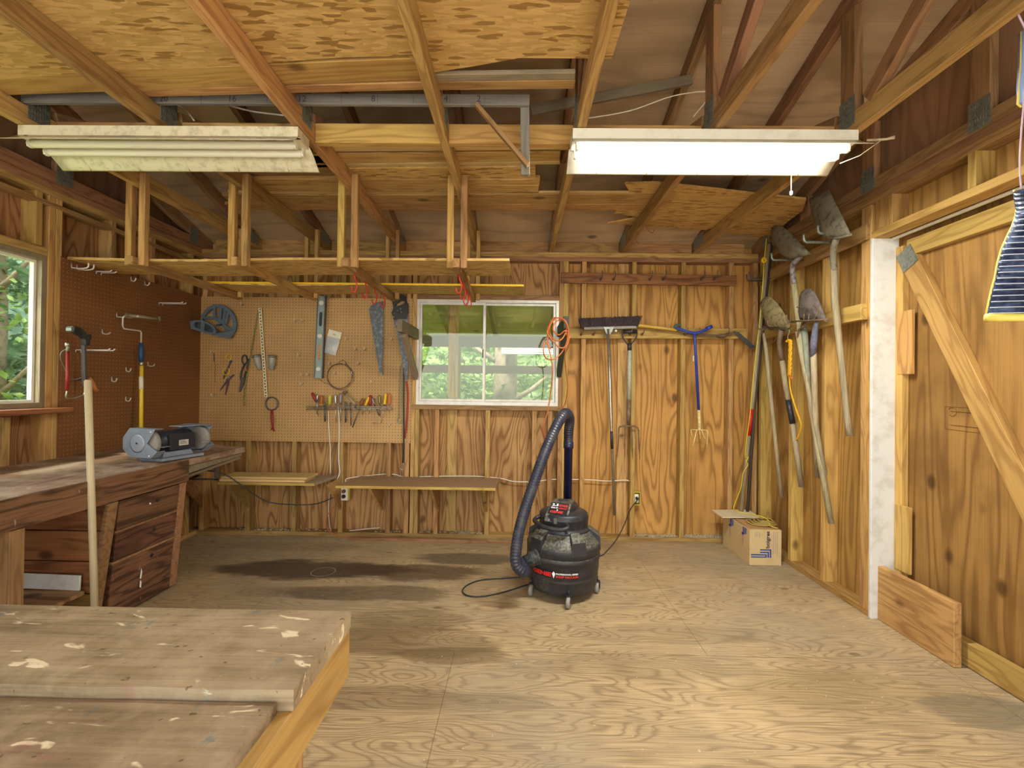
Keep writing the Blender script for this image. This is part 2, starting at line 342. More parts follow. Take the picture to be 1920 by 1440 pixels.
BASKET = plain('blue_rib_foam', srgb('#27304c'), .45, 0, srgb('#7387b4'), 18, .5)
RIM = plain('pale_yellow_rim', srgb('#d8c863'), .5)

# ---------------------------------------------------------------- mesh helpers
def V(*a): return Vector(a[0]) if len(a) == 1 else Vector(a)
class MB:
    def __init__(s): s.v = []; s.f = []; s.sm = []
    def add(s, vs, fs, smooth=False):
        o = len(s.v); s.v += [Vector(v) for v in vs]; s.f += [tuple(i+o for i in f) for f in fs]; s.sm += [smooth]*len(fs); return s
    def box(s, lo, hi, taper=None):
        x0, y0, z0 = lo; x1, y1, z1 = hi
        return s.add([(x0,y0,z0),(x1,y0,z0),(x1,y1,z0),(x0,y1,z0),(x0,y0,z1),(x1,y0,z1),(x1,y1,z1),(x0,y1,z1)],
                     [(0,3,2,1),(4,5,6,7),(0,1,5,4),(1,2,6,5),(2,3,7,6),(3,0,4,7)])
    def bar(s, a, b, w, h, up=(0,0,1)):
        a, b, up = V(a), V(b), V(up); x = (b-a).normalized(); y = up.cross(x)
        if y.length < 1e-5: y = Vector((0,1,0)).cross(x)
        y.normalize(); z = x.cross(y); vs = []
        for p in (a, b):
            for sy, sz in ((-1,-1),(1,-1),(1,1),(-1,1)): vs.append(p + y*sy*w/2 + z*sz*h/2)
        return s.add(vs, [(3,2,1,0),(4,5,6,7),(0,1,5,4),(1,2,6,5),(2,3,7,6),(3,0,4,7)])
    def tube(s, pts, r, n=8, closed=False, flat=1., smooth=True):
        pts = [V(p) for p in pts]; k = len(pts); rs = r if isinstance(r, (list, tuple)) else [r]*k
        if closed: tang = [(pts[(i+1) % k]-pts[i-1]).normalized() for i in range(k)]
        else: tang = [(pts[min(i+1, k-1)]-pts[max(i-1, 0)]).normalized() for i in range(k)]
        t0 = tang[0]; ref = Vector((0,0,1)) if abs(t0.z) < .9 else Vector((0,1,0))
        nn = (ref - t0*ref.dot(t0)).normalized(); vs = []; fs = []
        for i in range(k):
            if i: 
                nn = nn - tang[i]*nn.dot(tang[i])
                nn = nn.normalized() if nn.length > 1e-6 else tang[i].orthogonal().normalized()
            bb = tang[i].cross(nn)
            for j in range(n):
                a = 2*pi*j/n; vs.append(pts[i] + (nn*cos(a)*flat + bb*sin(a))*rs[i])
        for i in range(k if closed else k-1):
            for j in range(n):
                a, b_, c, d = i*n+j, i*n+(j+1) % n, ((i+1) % k)*n+(j+1) % n, ((i+1) % k)*n+j; fs.append((a, b_, c, d))
        s.add(vs, fs, smooth)
        if not closed:
            o = len(s.v)-len(vs); s.f += [tuple(o+j for j in range(n-1, -1, -1)), tuple(o+(k-1)*n+j for j in range(n))]; s.sm += [False, False]
        return s
    def lathe(s, prof, c=(0,0,0), ax=(0,0,1), n=32, smooth=True, x0=None):
        ax = V(ax).normalized(); e1 = V(x0) if x0 else ax.orthogonal().normalized(); e2 = ax.cross(e1); c = V(c); vs = []; fs = []
        for r, h in prof:
            for j in range(n):
                a = 2*pi*j/n; vs.append(c + ax*h + (e1*cos(a)+e2*sin(a))*max(r, 1e-5))
        for i in range(len(prof)-1):
            for j in range(n): fs.append((i*n+j, i*n+(j+1) % n, (i+1)*n+(j+1) % n, (i+1)*n+j))
        s.add(vs, fs, smooth)
        o = len(s.v)-len(vs)
        if prof[0][0] > 1e-4: s.f.append(tuple(o+j for j in range(n-1, -1, -1))); s.sm.append(False)
        if prof[-1][0] > 1e-4: s.f.append(tuple(o+(len(prof)-1)*n+j for j in range(n))); s.sm.append(False)
        return s
    def prism(s, poly, ext):
        p = [V(q) for q in poly]; e = V(ext); n = len(p)
        return s.add(p+[q+e for q in p], [tuple(range(n-1, -1, -1)), tuple(range(n, 2*n))]+[(i, (i+1) % n, n+(i+1) % n, n+i) for i in range(n)])
    def ring(s, outer, inner, ext):
        """a flat frame between two outlines with the same number of points, given thickness"""
        o = [V(q) for q in outer]; i_ = [V(q) for q in inner]; e = V(ext); n = len(o); vs = o+i_+[q+e for q in o]+[q+e for q in i_]; fs = []
        for k in range(n):
            l = (k+1) % n
            fs += [(k, n+k, n+l, l), (2*n+k, 2*n+l, 3*n+l, 3*n+k), (k, l, 2*n+l, 2*n+k), (n+l, n+k, 3*n+k, 3*n+l)]
        return s.add(vs, fs)
    def xf(s, mat, start=0):
        for i in range(start, len(s.v)): s.v[i] = mat @ s.v[i]
        return s
def build(name, mb, mat, parent=None, label=None, bev=0, solid=0, local=False):
    me = bpy.data.meshes.new(name); off = Vector((0,0,0))
    if parent is not None and not local:
        off = root_loc(parent)
    elif parent is None and mb.v:
        lo = Vector((min(v.x for v in mb.v), min(v.y for v in mb.v), min(v.z for v in mb.v))); hi = Vector((max(v.x for v in mb.v), max(v.y for v in mb.v), max(v.z for v in mb.v)))
        off = Vector(((lo.x+hi.x)/2, (lo.y+hi.y)/2, lo.z)) if not local else off
    me.from_pydata([v-off for v in mb.v], [], mb.f)
    for p, q in zip(me.polygons, mb.sm): p.use_smooth = q
    bm = bmesh.new(); bm.from_mesh(me)
    bmesh.ops.recalc_face_normals(bm, faces=bm.faces)
    if bev > 0:
        bmesh.ops.remove_doubles(bm, verts=bm.verts, dist=1e-6)
        es = [e for e in bm.edges if len(e.link_faces) == 2 and e.calc_face_angle(0) > .6]
        bmesh.ops.bevel(bm, geom=es, offset=bev, segments=2, profile=.6, affect='EDGES')
    bm.to_mesh(me); bm.free()
    me.materials.append(mat); o = bpy.data.objects.new(name, me); COL.objects.link(o)
    if parent is not None: o.parent = parent
    else: o.location = off
    if label: o['label'] = label
    if solid:
        md = o.modifiers.new('thickness', 'SOLIDIFY'); md.thickness = solid; md.offset = 0
    return o
def root_loc(o):
    p = Vector((0,0,0))
    while o is not None: p = p + o.location; o = o.parent
    return p
def thing(name, label, cat, loc, group=None):
    o = bpy.data.objects.new(name, None); COL.objects.link(o); o.location = V(loc); o.empty_display_size = .05
    o['label'] = label; o['category'] = cat
    if group: o['group'] = group
    return o
def tag(o, label, cat, group=None):
    o['label'] = label; o['category'] = cat
    if group: o['group'] = group
    return o
def struct(o, label=None):
    o['kind'] = 'structure'
    if label: o['label'] = label
    return o
_bcache = {}
def beam(name, a, b_, w, h, mat, parent=None, up=(0,0,1), bev=.002, label=None):
    """a board from a to b with its grain along its length; w across, h along up; local X runs along the board"""
    a, b_, up = V(a), V(b_), V(up); x = (b_-a).normalized(); y = up.cross(x)
    if y.length < 1e-5: y = Vector((0,1,0)).cross(x)
    y.normalize(); z = x.cross(y); ln = (b_-a).length
    me = bpy.data.meshes.new(name); m_ = MB().box((0,-w/2,-h/2), (ln, w/2, h/2)); me.from_pydata(m_.v, [], m_.f)
    if bev:
        bm = bmesh.new(); bm.from_mesh(me); bmesh.ops.bevel(bm, geom=list(bm.edges), offset=min(bev, w*.2, h*.2), segments=1, affect='EDGES'); bm.to_mesh(me); bm.free()
    me.materials.append(mat); o = bpy.data.objects.new(name, me); COL.objects.link(o)
    Mx = Matrix.Identity(4)
    for i in range(3): Mx[i][0] = x[i]; Mx[i][1] = y[i]; Mx[i][2] = z[i]; Mx[i][3] = a[i]
    if parent is not None:
        o.parent = parent; Mx.translation = a - root_loc(parent)
    o.matrix_basis = Mx
    if label: o['label'] = label
    return o
def copy_tree(o, loc, label=None, parent=None, rot=None):
    c = o.copy(); COL.objects.link(c)
    if parent is not None: c.parent = parent
    else: c.location = V(loc)
    if rot is not None: c.rotation_euler = rot
    if label: c['label'] = label
    for ch in list(o.children): copy_tree(ch, None, None, c)
    return c
def text_mesh(s, size, ext=.0006, bold=0.0):
    cu = bpy.data.curves.new('lettering', 'FONT'); cu.body = s; cu.size = size; cu.extrude = ext; cu.align_x = 'LEFT'; cu.offset = bold; cu.resolution_u = 3
    to = bpy.data.objects.new('lettering', cu); COL.objects.link(to)
    dg = bpy.context.evaluated_depsgraph_get(); me = bpy.data.meshes.new_from_object(to.evaluated_get(dg))
    vs = [v.co.copy() for v in me.vertices]; fs = [tuple(p.vertices) for p in me.polygons]
    bpy.data.objects.remove(to); bpy.data.curves.remove(cu); bpy.data.meshes.remove(me)
    return vs, fs
def lettering(mb, s, origin, right, upv, height=None, width=None, bold=0.0):
    """flat letters: origin = lower left, right / upv = directions on the surface, scaled to width and height"""
    vs, fs = text_mesh(s, 1.0, .0, bold)
    x0 = min(v.x for v in vs); x1 = max(v.x for v in vs); y0 = min(v.y for v in vs); y1 = max(v.y for v in vs)
    sy = height/(y1-y0) if height else width/(x1-x0); sx = width/(x1-x0) if width else sy
    o = V(origin); r = V(right).normalized(); u = V(upv).normalized()
    return mb.add([o + r*((v.x-x0)*sx) + u*((v.y-y0)*sy) for v in vs], fs)
def arc(c, e1, e2, r, a0, a1, n=10, r2=None):
    c, e1, e2 = V(c), V(e1), V(e2); r2 = r2 or r
    return [c + e1*r*cos(a0+(a1-a0)*i/n) + e2*r2*sin(a0+(a1-a0)*i/n) for i in range(n+1)]
def spline(pts, k=6):
    p = [V(q) for q in pts]; out = []
    for i in range(len(p)-1):
        a, b_, c, d_ = p[max(i-1, 0)], p[i], p[i+1], p[min(i+2, len(p)-1)]
        for j in range(k):
            t = j/k; out.append(.5*((2*b_) + (c-a)*t + (2*a-5*b_+4*c-d_)*t*t + (3*b_-a-3*c+d_)*t**3))
    out.append(p[-1]); return out
# ---------------------------------------------------------------- the room
fl = build('floor', MB().box((XL-.15, YF, -.03), (XR+.3, D+.12, 0)), FLOOR, local=True); struct(fl, 'worn plywood floor with dark oil stains')
# --- back wall: sheathing with a window opening, plates and studs as its parts
WX0, WX1, WZ0, WZ1 = -.864, .341, 1.126, 2.0215
wb_ = thing('wall_back', None, None, (0, D, 0)); del wb_['category']; struct(wb_, 'back wall of bare plywood between open studs')
def wall_sheet(name, rects, mat, parent, plane, ax, lab=None):
    m_ = MB()
    for a0, a1, z0, z1 in rects:
        if ax == 'Y': m_.box((a0, plane, z0), (a1, plane+.012, z1))
        else:
            s_ = .012 if plane > 0 else -.012
            m_.box((min(plane, plane+s_), a0, z0), (max(plane, plane+s_), a1, z1))
    return build(name, m_, mat, parent, lab)
wall_sheet('sheathing', [(XL-.15, WX0, 0, 2.50), (WX0, WX1, 0, WZ0), (WX0, WX1, WZ1, 2.50), (WX1, .36, 0, 2.50)], PLY, wb_, D+ST, 'Y')
wall_sheet('sheathing', [(.3615, XR+.15, 0, 2.50)], PLYB, wb_, D+ST, 'Y')
yc = D+ST/2
def vst(x, z0, z1, w=.038, dpt=ST, y=None, mat=LUM, par=wb_, nm='stud'):
    y = yc if y is None else y
    return beam(nm, (x, y, z0), (x, y, z1), w, dpt, mat, par, up=(0, 1, 0))
beam('bottom_plate', (XL-.08, yc, .019), (XR, yc, .019), ST, .038, LUM, wb_)
beam('top_plate', (XL, yc, 2.373), (XR, yc, 2.373), ST, .038, LUMD, wb_)
beam('top_plate', (XL, yc, 2.411), (XR, yc, 2.411), ST, .038, LUM, wb_)
ZT = 2.354
for px in (378, 464.5, 551): vst(B(px, 880).x, .038, ZT)
for px, py in ((638, 950), (727, 950)): vst(B(px, py).x, .038, ZT)
vst(WX0-.019, .038, ZT); vst(WX0-.057-.01, .038, ZT)       # beside the window
for px in (816.5, 912.5): vst(B(px, 950).x, .038, WZ0-.038)
vst(B(779, 950).x+.0, .038, WZ0-.038); vst(B(1000, 940).x, .038, WZ0-.038); vst(B(1030, 900).x, .038, WZ0-.038)
vst(B(850, 800).x, WZ1+.038, ZT); vst(B(912.5, 500).x, WZ1+.038, ZT)
vst(WX1+.019, .038, ZT); vst(WX1+.057, .038, ZT, mat=LUMY)
for px, mt in ((1093, LUMY), (1187.5, LUMY), (1280, LUMY), (1370, LUM)): vst(B(px, 750).x, .038, ZT, mat=mt)
vst(XR-.019, .038, ZT)
beam('window_sill_board', (WX0-.038, yc-.004, WZ0-.019), (WX1+.04, yc-.004, WZ0-.019), ST+.008, .038, LUMD, wb_)
beam('window_header', (WX0+.0005, yc, WZ1+.019), (WX1-.0005, yc, WZ1+.019), ST, .038, LUMD, wb_)
for x in (B(845, 850).x, B(1170, 750).x): beam('flat_board', (x, D+ST-.012, .04), (x, D+ST-.012, ZT), .022, .085, LUM, wb_, up=(1, 0, 0))

# --- left wall with its window
WLY0, WLY1, WLZ0, WLZ1 = 1.25, 2.65, 1.13, 2.0
wl_ = thing('wall_left', None, None, (XL, 2, 0)); del wl_['category']; struct(wl_, 'left wall with open studs, window and brown pegboard')
wall_sheet('sheathing', [(YF, WLY0, 0, 2.44), (WLY1, D+ST, 0, 2.44), (WLY0, WLY1, 0, WLZ0), (WLY0, WLY1, WLZ1, 2.44)], PLY, wl_, XL-ST, 'X')
xc = XL-ST/2
def hst(y, z0, z1, x=None, par=None, mat=LUM, nm='stud', w=.038):
    return beam(nm, (x, y, z0), (x, y, z1), w, ST, mat, par, up=(1, 0, 0))
beam('bottom_plate', (xc, YF, .019), (xc, D, .019), ST, .038, LUM, wl_)
beam('top_plate', (xc, YF, 2.373), (xc, D+ST, 2.373), ST, .038, LUM, wl_)
beam('top_plate', (xc, YF, 2.411), (xc, D+ST, 2.411), ST, .038, LUMD, wl_)
hst(WLY1+.0195, .038, ZT, xc, wl_, LUMY); hst(WLY1+.060, .038, ZT, xc, wl_, LUM)
for y in (3.08, 3.42, 3.83): hst(y, .038, ZT, xc, wl_)
hst(WLY1-.055, WLZ1+.05, ZT, xc, wl_, LUMY); hst(WLY0-.02, .038, ZT, xc, wl_); hst(1.95, .038, WLZ0-.04, xc, wl_); hst(2.45, .038, WLZ0-.04, xc, wl_); hst(.6, .038, ZT, xc, wl_); hst(0, .038, ZT, xc, wl_)
beam('window_header', (xc, WLY0, WLZ1+.0235), (xc, WLY1-.0005, WLZ1+.0235), ST, .045, LUM, wl_)
s_ = beam('trim_1', (XL+.0, WLY0-.03, WLZ0-.016), (XL+.0, WLY1+.075, WLZ0-.016), .19, .03, REDWX); struct(s_, 'reddish wooden sill under the left window')
beam('ledger', (xc+.02, YF, 2.32), (xc+.02, D, 2.30), .05, .03, LUM, wl_)

# --- right wall, studs to the doorway
DY0, DY1 = .9, 2.69
wr_ = thing('wall_right', None, None, (XR, 2, 0)); del wr_['category']; struct(wr_, 'right wall of yellowish plywood and studs with a wide doorway')
wall_sheet('sheathing', [(DY1, D+ST, 0, 2.44), (YF, DY0, 0, 2.44), (DY0, DY1, 2.16, 2.44)], PLYR, wr_, XR+ST, 'X')
xr = XR+ST/2
beam('bottom_plate', (xr, DY1, .019), (xr, D, .019), ST, .038, LUMY, wr_)
beam('top_plate', (xr, YF, 2.373), (xr, D+ST, 2.373), ST, .038, LUM, wr_)
beam('top_plate', (xr, YF, 2.411), (xr, D+ST, 2.411), ST, .038, LUMD, wr_)
for y in (3.90, 3.47, 3.10): hst(y, .038, ZT, xr, wr_, LUMY)
hst(DY1+.019, .0, ZT, xr, wr_, LUMY); hst(DY1+.057, .0, ZT, xr, wr_, LUM)
beam('door_header', (xr, DY0, 2.175), (xr, DY1, 2.175), ST, .04, LUMY, wr_)
for y in (2.10, 1.65, 1.2): hst(y, 2.195, ZT, xr, wr_, LUMY)
hst(2.60, 2.195, ZT, xr, wr_, LUMY, w=.12)
hst(DY0-.02, 0, ZT, xr, wr_, LUM); hst(.4, 0, ZT, xr, wr_, LUM); hst(-.2, 0, ZT, xr, wr_, LUM)
jb = beam('trim_2', (XR+.07, DY1-.009, 0), (XR+.07, DY1-.009, 2.155), .018, .15, JAMB, up=(1, 0, 0)); struct(jb, 'chipped white painted door jamb board')
# door leaf, frame boards and brace
dr = thing('door_1', None, None, (XR+.15, 1.8, 0)); del dr['category']; struct(dr, 'wide sliding plywood door with diagonal brace')
XD = XR+.145
build('panel', MB().box((XD+.02, DY0-.1, .02), (XD+.035, DY1+.05, 2.20)), PLYR, dr)
def dX(px, py, off=0): return aX(px, py, XD-off)
beam('stile', (XD, 2.66, .03), (XD, 2.66, 2.1), .038, .07, LUMY, dr, up=(0, 1, 0))
beam('top_rail', (XD, DY0, 2.075), (XD, 2.60, 2.075), .038, .09, LUMY, dr)
beam('bottom_rail', (XD-.02, DY0, .06), (XD-.02, 2.60, .06), .05, .11, LUMY, dr)
p0 = aX(1703, 475, XD); p1 = aX(1915, 905, XD)
dv = (p1-p0).normalized()
beam('brace', p0-dv*.02, p0+dv*2.6, .038, .105, LUMY, dr, up=dv.cross(Vector((1, 0, 0))))
n0 = p0+dv*.035
build('mending_plate', MB().bar(n0-dv*.055+Vector((-.022,0,0)), n0+dv*.06+Vector((-.022,0,0)), .003, .105, up=dv.cross(Vector((1,0,0)))), GALV, dr)
for (x0, y0, x1, y1) in ((1703, 583, 1703, 702), (1698, 948, 1698, 1072)):
    a = aX(x0, y0, XD); b2 = aX(x1, y1, XD)
    beam('patch_board', (XD-.013, a.y, b2.z), (XD-.013, a.y, a.z), .02, .098, LUMY, dr, up=(0, 1, 0))
# grade stamp outline on the plywood
st = MB(); q = [aX(x, y, XD+.0195) for x, y in ((1772, 762), (1838, 766), (1838, 812), (1772, 804))]
for i in range(4): st.bar(q[i], q[(i+1) % 4], .001, .003, up=(1, 0, 0))
for t in (.2, .8):
    st.bar(q[0].lerp(q[3], t)+Vector((0, -.03, 0)), q[1].lerp(q[2], t), .001, .005, up=(1, 0, 0))
st.tube(arc(q[0].lerp(q[2], .22), (0, 1, 0), (0, 0, 1), .022, .6, 5.6, 12), .002, 4)
build('grade_stamp', st, plain('faded_stamp_ink', srgb('#6e4a22'), .7), dr)
struct(build('trim_4', MB().box((XR+ST+.0125, DY0-.1, 2.158), (XD+.019, DY1+.05, 2.20)), LUMD), 'dark board closing the gap above the door')
tk = beam('trim_3', (XR+.105, DY0, 2.148), (XR+.105, DY1, 2.148), .02, .012, WHITE); struct(tk, 'white metal door track under the header')

# --- front wall behind the camera: unseen, its wide opening is added to let fill daylight in
wf = MB(); wf.box((XL-.15, YF-.1, 0), (XL+.15, YF, 2.9)); wf.box((XR-.15, YF-.1, 0), (XR+.15, YF, 2.9)); wf.box((XL+.15, YF-.1, 2.32), (XR-.15, YF, 2.9))
struct(build('wall_front', wf, PLY, local=True), 'unseen front wall around a wide opening added for fill daylight')

# --- roof: two plywood slopes, gable walls above the plates
RY, RZ, SL = 1.5, 3.34, .30      # ridge position and height, slope
def roofz(y): return 2.545+SL*(D-y) if y > RY else 2.545+SL*(D-RY)-SL*(RY-y)
m_ = MB()
ye = D+.35
m_.prism([(XL-.3, ye, roofz(ye)), (XL-.3, RY, roofz(RY)), (XL-.3, YF-.3, roofz(YF-.3)), (XL-.3, YF-.3, roofz(YF-.3)+.02), (XL-.3, RY, roofz(RY)+.02), (XL-.3, ye, roofz(ye)+.02)], (XR-XL+.6, 0, 0))
cl = build('ceiling', m_, PLYROOF, local=True); struct(cl, 'underside of the sloping plywood roof')
for sx, nm in ((XL-.10, 'wall_left_gable'), (XR+ST, 'wall_right_gable')):
    g = MB().prism([(sx, D+.05, 2.43), (sx, YF, 2.43), (sx, YF, roofz(YF)), (sx, RY, roofz(RY)), (sx, D+.05, roofz(D))], (.012, 0, 0))
    struct(build(nm, g, PLYG, local=True), 'brown plywood gable end above the '+nm.split('_')[1]+' wall plates')
# eave blocking between the truss heels
TX = [-2.645, -2.24, -1.637, -.998, -.362, .268, .868, 1.488, 1.935]
tb = thing('trim_5', None, None, (0, D+.1, 2.43)); del tb['category']; struct(tb, 'row of blocking boards above the back wall plates')
for a, b2 in zip(TX[:-1], TX[1:]):
    beam('blocking', (a+.02, D+.064, 2.480), (b2-.02, D+.064, 2.480), .036, .098, LUM, tb)

# --- roof trusses: one thing each
def truss(x, label, front=True):
    t = thing('roof_truss', label, 'roof truss', (x, D, ZP), 'roof trusses over the workshop')
    beam('bottom_chord', (x, YF+.02, ZP+.0445), (x, D+.06, ZP+.0445), .038, .089, LUM, t)
    beam('top_chord', (x, D+.2, roofz(D+.2)-.052), (x, RY, roofz(RY)-.052), .038, .089, LUMD, t)
    beam('top_chord', (x, YF, roofz(YF)-.052), (x, RY, roofz(RY)-.052), .038, .089, LUMD, t)
    beam('king_post', (x, 2.115, ZP+.089), (x, 2.115, roofz(2.115)-.1), .038, .089, LUMD, t, up=(0, 1, 0))
    for y0, y1 in ((2.20, 2.95), (2.0, 1.25)):
        beam('web', (x, y0, ZP+.10), (x, y1, roofz(y1)-.10), .038, .075, LUMD, t, up=(0, 1, .3))
    g = MB()
    for sx in (-1, 1):
        g2 = MB()
        def plate(y, z, w, h):
            xx = x+sx*.0197
            P = MB().box((xx-.0006, y-w/2, z-h/2), (xx+.0006, y+w/2, z+h/2))
            for i in range(int(w/.012)):
                for j in range(int(h/.03)): P.box((xx-.002, y-w/2+.004+i*.012, z-h/2+.006+j*.03), (xx+.002, y-w/2+.008+i*.012, z-h/2+.02+j*.03))
            build('gusset_plate', P, GALV, t)
        plate(D-.10, ZP+.075, .20, .09); plate(2.115, ZP+.10, .10, .13)
    # lower edge splice seen on the nearer half
    return t
for x, lb in zip(TX[1:-1], ('roof truss nearest the left wall, its chord ending at the unlit lamp', 'roof truss crossing above the middle of the unlit lamp', 'roof truss passing just right of the unlit lamp',
      'roof truss running over the back window, left of the lit lamp', 'roof truss at the left end of the lit lamp', 'roof truss crossing above the middle of the lit lamp', 'roof truss at the right end of the lit lamp')):
    truss(x, lb)
def gable_truss(x, label):
    t = thing('gable_truss', label, 'roof truss', (x, D, ZP))
    beam('bottom_chord', (x, YF+.02, ZP+.03), (x, D+.06, ZP+.03), .038, .06, LUMD, t)
    beam('top_chord', (x, D+.2, roofz(D+.2)-.052), (x, RY, roofz(RY)-.052), .038, .089, LUMD, t)
    beam('top_chord', (x, YF, roofz(YF)-.052), (x, RY, roofz(RY)-.052), .038, .089, LUMD, t)
    for y in (3.3, 2.7, 2.05, 1.3, .6): beam('gable_stud', (x, y, ZP+.06), (x, y, roofz(y)-.1), .038, .089, LUMD, t, up=(0, 1, 0))
    sx = 1 if x < 0 else -1
    for y in (D-.15, 2.05, 2.7): 
        xx = x+sx*.0215
        P = MB().box((xx-.0008, y-.05, ZP+.0), (xx+.0008, y+.05, ZP+.13))
        for i in range(8):
            for j in range(4): P.box((xx-.0025, y-.045+i*.012, ZP+.008+j*.03), (xx+.0025, y-.041+i*.012, ZP+.022+j*.03))
        build('gusset_plate', P, GALV, t)
    return t
gable_truss(TX[0]-.05, 'dark gable truss standing on the left wall plates'); gable_truss(TX[-1]+.08, 'dark gable truss standing on the right wall plates')
# nailer boards between the trusses, right behind the lamps
for i, (a, b2) in enumerate(zip(TX[1:-2], TX[2:-1])):
    lb = ('blocking board behind the left half of the unlit lamp', 'knotty blocking board behind the right half of the unlit lamp', 'pale blocking board just right of the unlit lamp', 'blocking board between the lamps, behind the grey brace', 'blocking board behind the left half of the lit lamp', 'blocking board behind the right half of the lit lamp')[i]
    o = beam('blocking_board', (a+.02, 2.215, ZP+.047), (b2-.02, 2.215, ZP+.047), .038, .092, LUMY if i in (2, 3) else LUM); tag(o, lb, 'board', 'blocking between the trusses')
# ---------------------------------------------------------------- windows
def window_back():
    w = thing('window_1', None, None, ((WX0+WX1)/2, D, WZ0)); del w['category']; struct(w, 'aluminium sliding window in the back wall')
    y0, y1 = D+.004, D+.055; t = .028
    def fr(name, x0, x1, z0, z1, y0, y1, t, tb=None):
        tb = tb or t
        m_ = MB(); m_.box((x0, y0, z0), (x0+t, y1, z1)); m_.box((x1-t, y0, z0), (x1, y1, z1)); m_.box((x0+t, y0, z0), (x1-t, y1, z0+tb)); m_.box((x0+t, y0, z1-t), (x1-t, y1, z1))
        return build(name, m_, ALU, w, bev=.002)
    fr('frame', WX0, WX1, WZ0, WZ1, y0, y1, .024, .032)
    xm = B(907, 660).x
    s1 = fr('sash', WX0+.024, xm+.012, WZ0+.032, WZ1-.024, y0+.008, y0+.026, .020)
    s2 = fr('sash', xm-.006, WX1-.024, WZ0+.032, WZ1-.024, y0+.028, y0+.046, .020)
    build('pane', MB().box((WX0+.04, y0+.015, WZ0+.05), (xm-.005, y0+.018, WZ1-.04)), GLASS, s1)
    build('pane', MB().box((xm+.01, y0+.035, WZ0+.05), (WX1-.04, y0+.038, WZ1-.04)), GLASS, s2)
    build('latch', MB().box((xm-.012, y0-.004, 1.53), (xm-.004, y0+.009, 1.60)), BLACK, w)
    return w
window_back()
def window_left():
    w = thing('window_2', None, None, (XL, (WLY0+WLY1)/2, WLZ0)); del w['category']; struct(w, 'window in the left wall looking out on green trees')
    def fr(name, y0, y1, z0, z1, x0, x1, t, mat, tb=None):
        tb = tb or t
        m_ = MB(); m_.box((x0, y0, z0), (x1, y0+t, z1)); m_.box((x0, y1-t, z0), (x1, y1, z1)); m_.box((x0, y0+t, z0), (x1, y1-t, z0+tb)); m_.box((x0, y0+t, z1-t), (x1, y1-t, z1))
        return build(name, m_, mat, w, bev=.002)
    fr('frame', WLY0, WLY1, WLZ0, WLZ1, XL-.075, XL-.005, .03, plain('taupe_frame', srgb('#8f8068'), .5, .1, srgb('#70634e'), 12, .4))
    s = fr('sash', WLY0+.03, WLY1-.03, WLZ0+.03, WLZ1-.03, XL-.06, XL-.035, .016, WHITE)
    build('pane', MB().box((XL-.05, WLY0+.04, WLZ0+.04), (XL-.047, WLY1-.04, WLZ1-.04)), GLASS, s)
window_left()
# ---------------------------------------------------------------- outside
dw = build('bounce_slab', MB().box((-9, -15, -.12), (9, YF-.1, -.02)), plain('pale_bounce', srgb('#dcd8d0'), .85, 0, srgb('#c0bab0'), 3, .4), local=True); struct(dw, 'unseen pale slab added outside the front opening to bounce daylight up')  # added out of view, kept pale so sunlight bounces up to the ceiling
gd = build('ground', MB().box((-16, -14, -.35), (14, 18, -.05)), GRASS, local=True); struct(gd, 'grassy ground outside')
def leaves(n, lo, hi, size, mat, name, label, seed, trunks=(), cull=None):
    rnd = random.Random(seed); m_ = MB(); lo, hi = V(lo), V(hi)
    cl = [(Vector((rnd.uniform(lo.x, hi.x), rnd.uniform(lo.y, hi.y), rnd.uniform(lo.z, hi.z))), rnd.uniform(.25, .7)) for _ in range(n//90)]
    for c, r in cl:
        tilt = Vector((rnd.gauss(0, .3), rnd.gauss(0, .3), 1)).normalized()
        for _ in range(90):
            d_ = Vector((rnd.gauss(0, 1), rnd.gauss(0, 1), rnd.gauss(0, .45)))*r*.55; p = c+d_
            nrm = (tilt+Vector((rnd.gauss(0, .5), rnd.gauss(0, .5), rnd.gauss(0, .5)))).normalized(); a = nrm.orthogonal().normalized(); a.rotate(Matrix.Rotation(rnd.uniform(0, 6.28), 3, nrm)); b2 = nrm.cross(a)
            s_ = size*rnd.uniform(.6, 1.4)
            m_.add([p-a*s_, p+b2*s_*.5+nrm*s_*.15, p+a*s_, p-b2*s_*.5+nrm*s_*.15], [(0, 1, 2, 3)])
    o = build(name, m_, mat, label=label); o['kind'] = 'stuff'; o['category'] = 'foliage'
    return o
leaves(22000, (-3.6, 7.0, -.1), (4.4, 8.6, 3.0), .055, LEAF, 'hedge_foliage', 'bright green leafy trees seen through the back window', 3)
leaves(11000, (-7.5, 1.2, .1), (-5.2, 8.2, 3.3), .07, LEAFD, 'tree_foliage', 'grey green conifer foliage outside the left window', 4)
leaves(5000, (-6.3, 2.5, .0), (-5.0, 7.5, 3.0), .05, LEAF, 'branch_foliage', 'bright leafy branches outside the left window', 5)
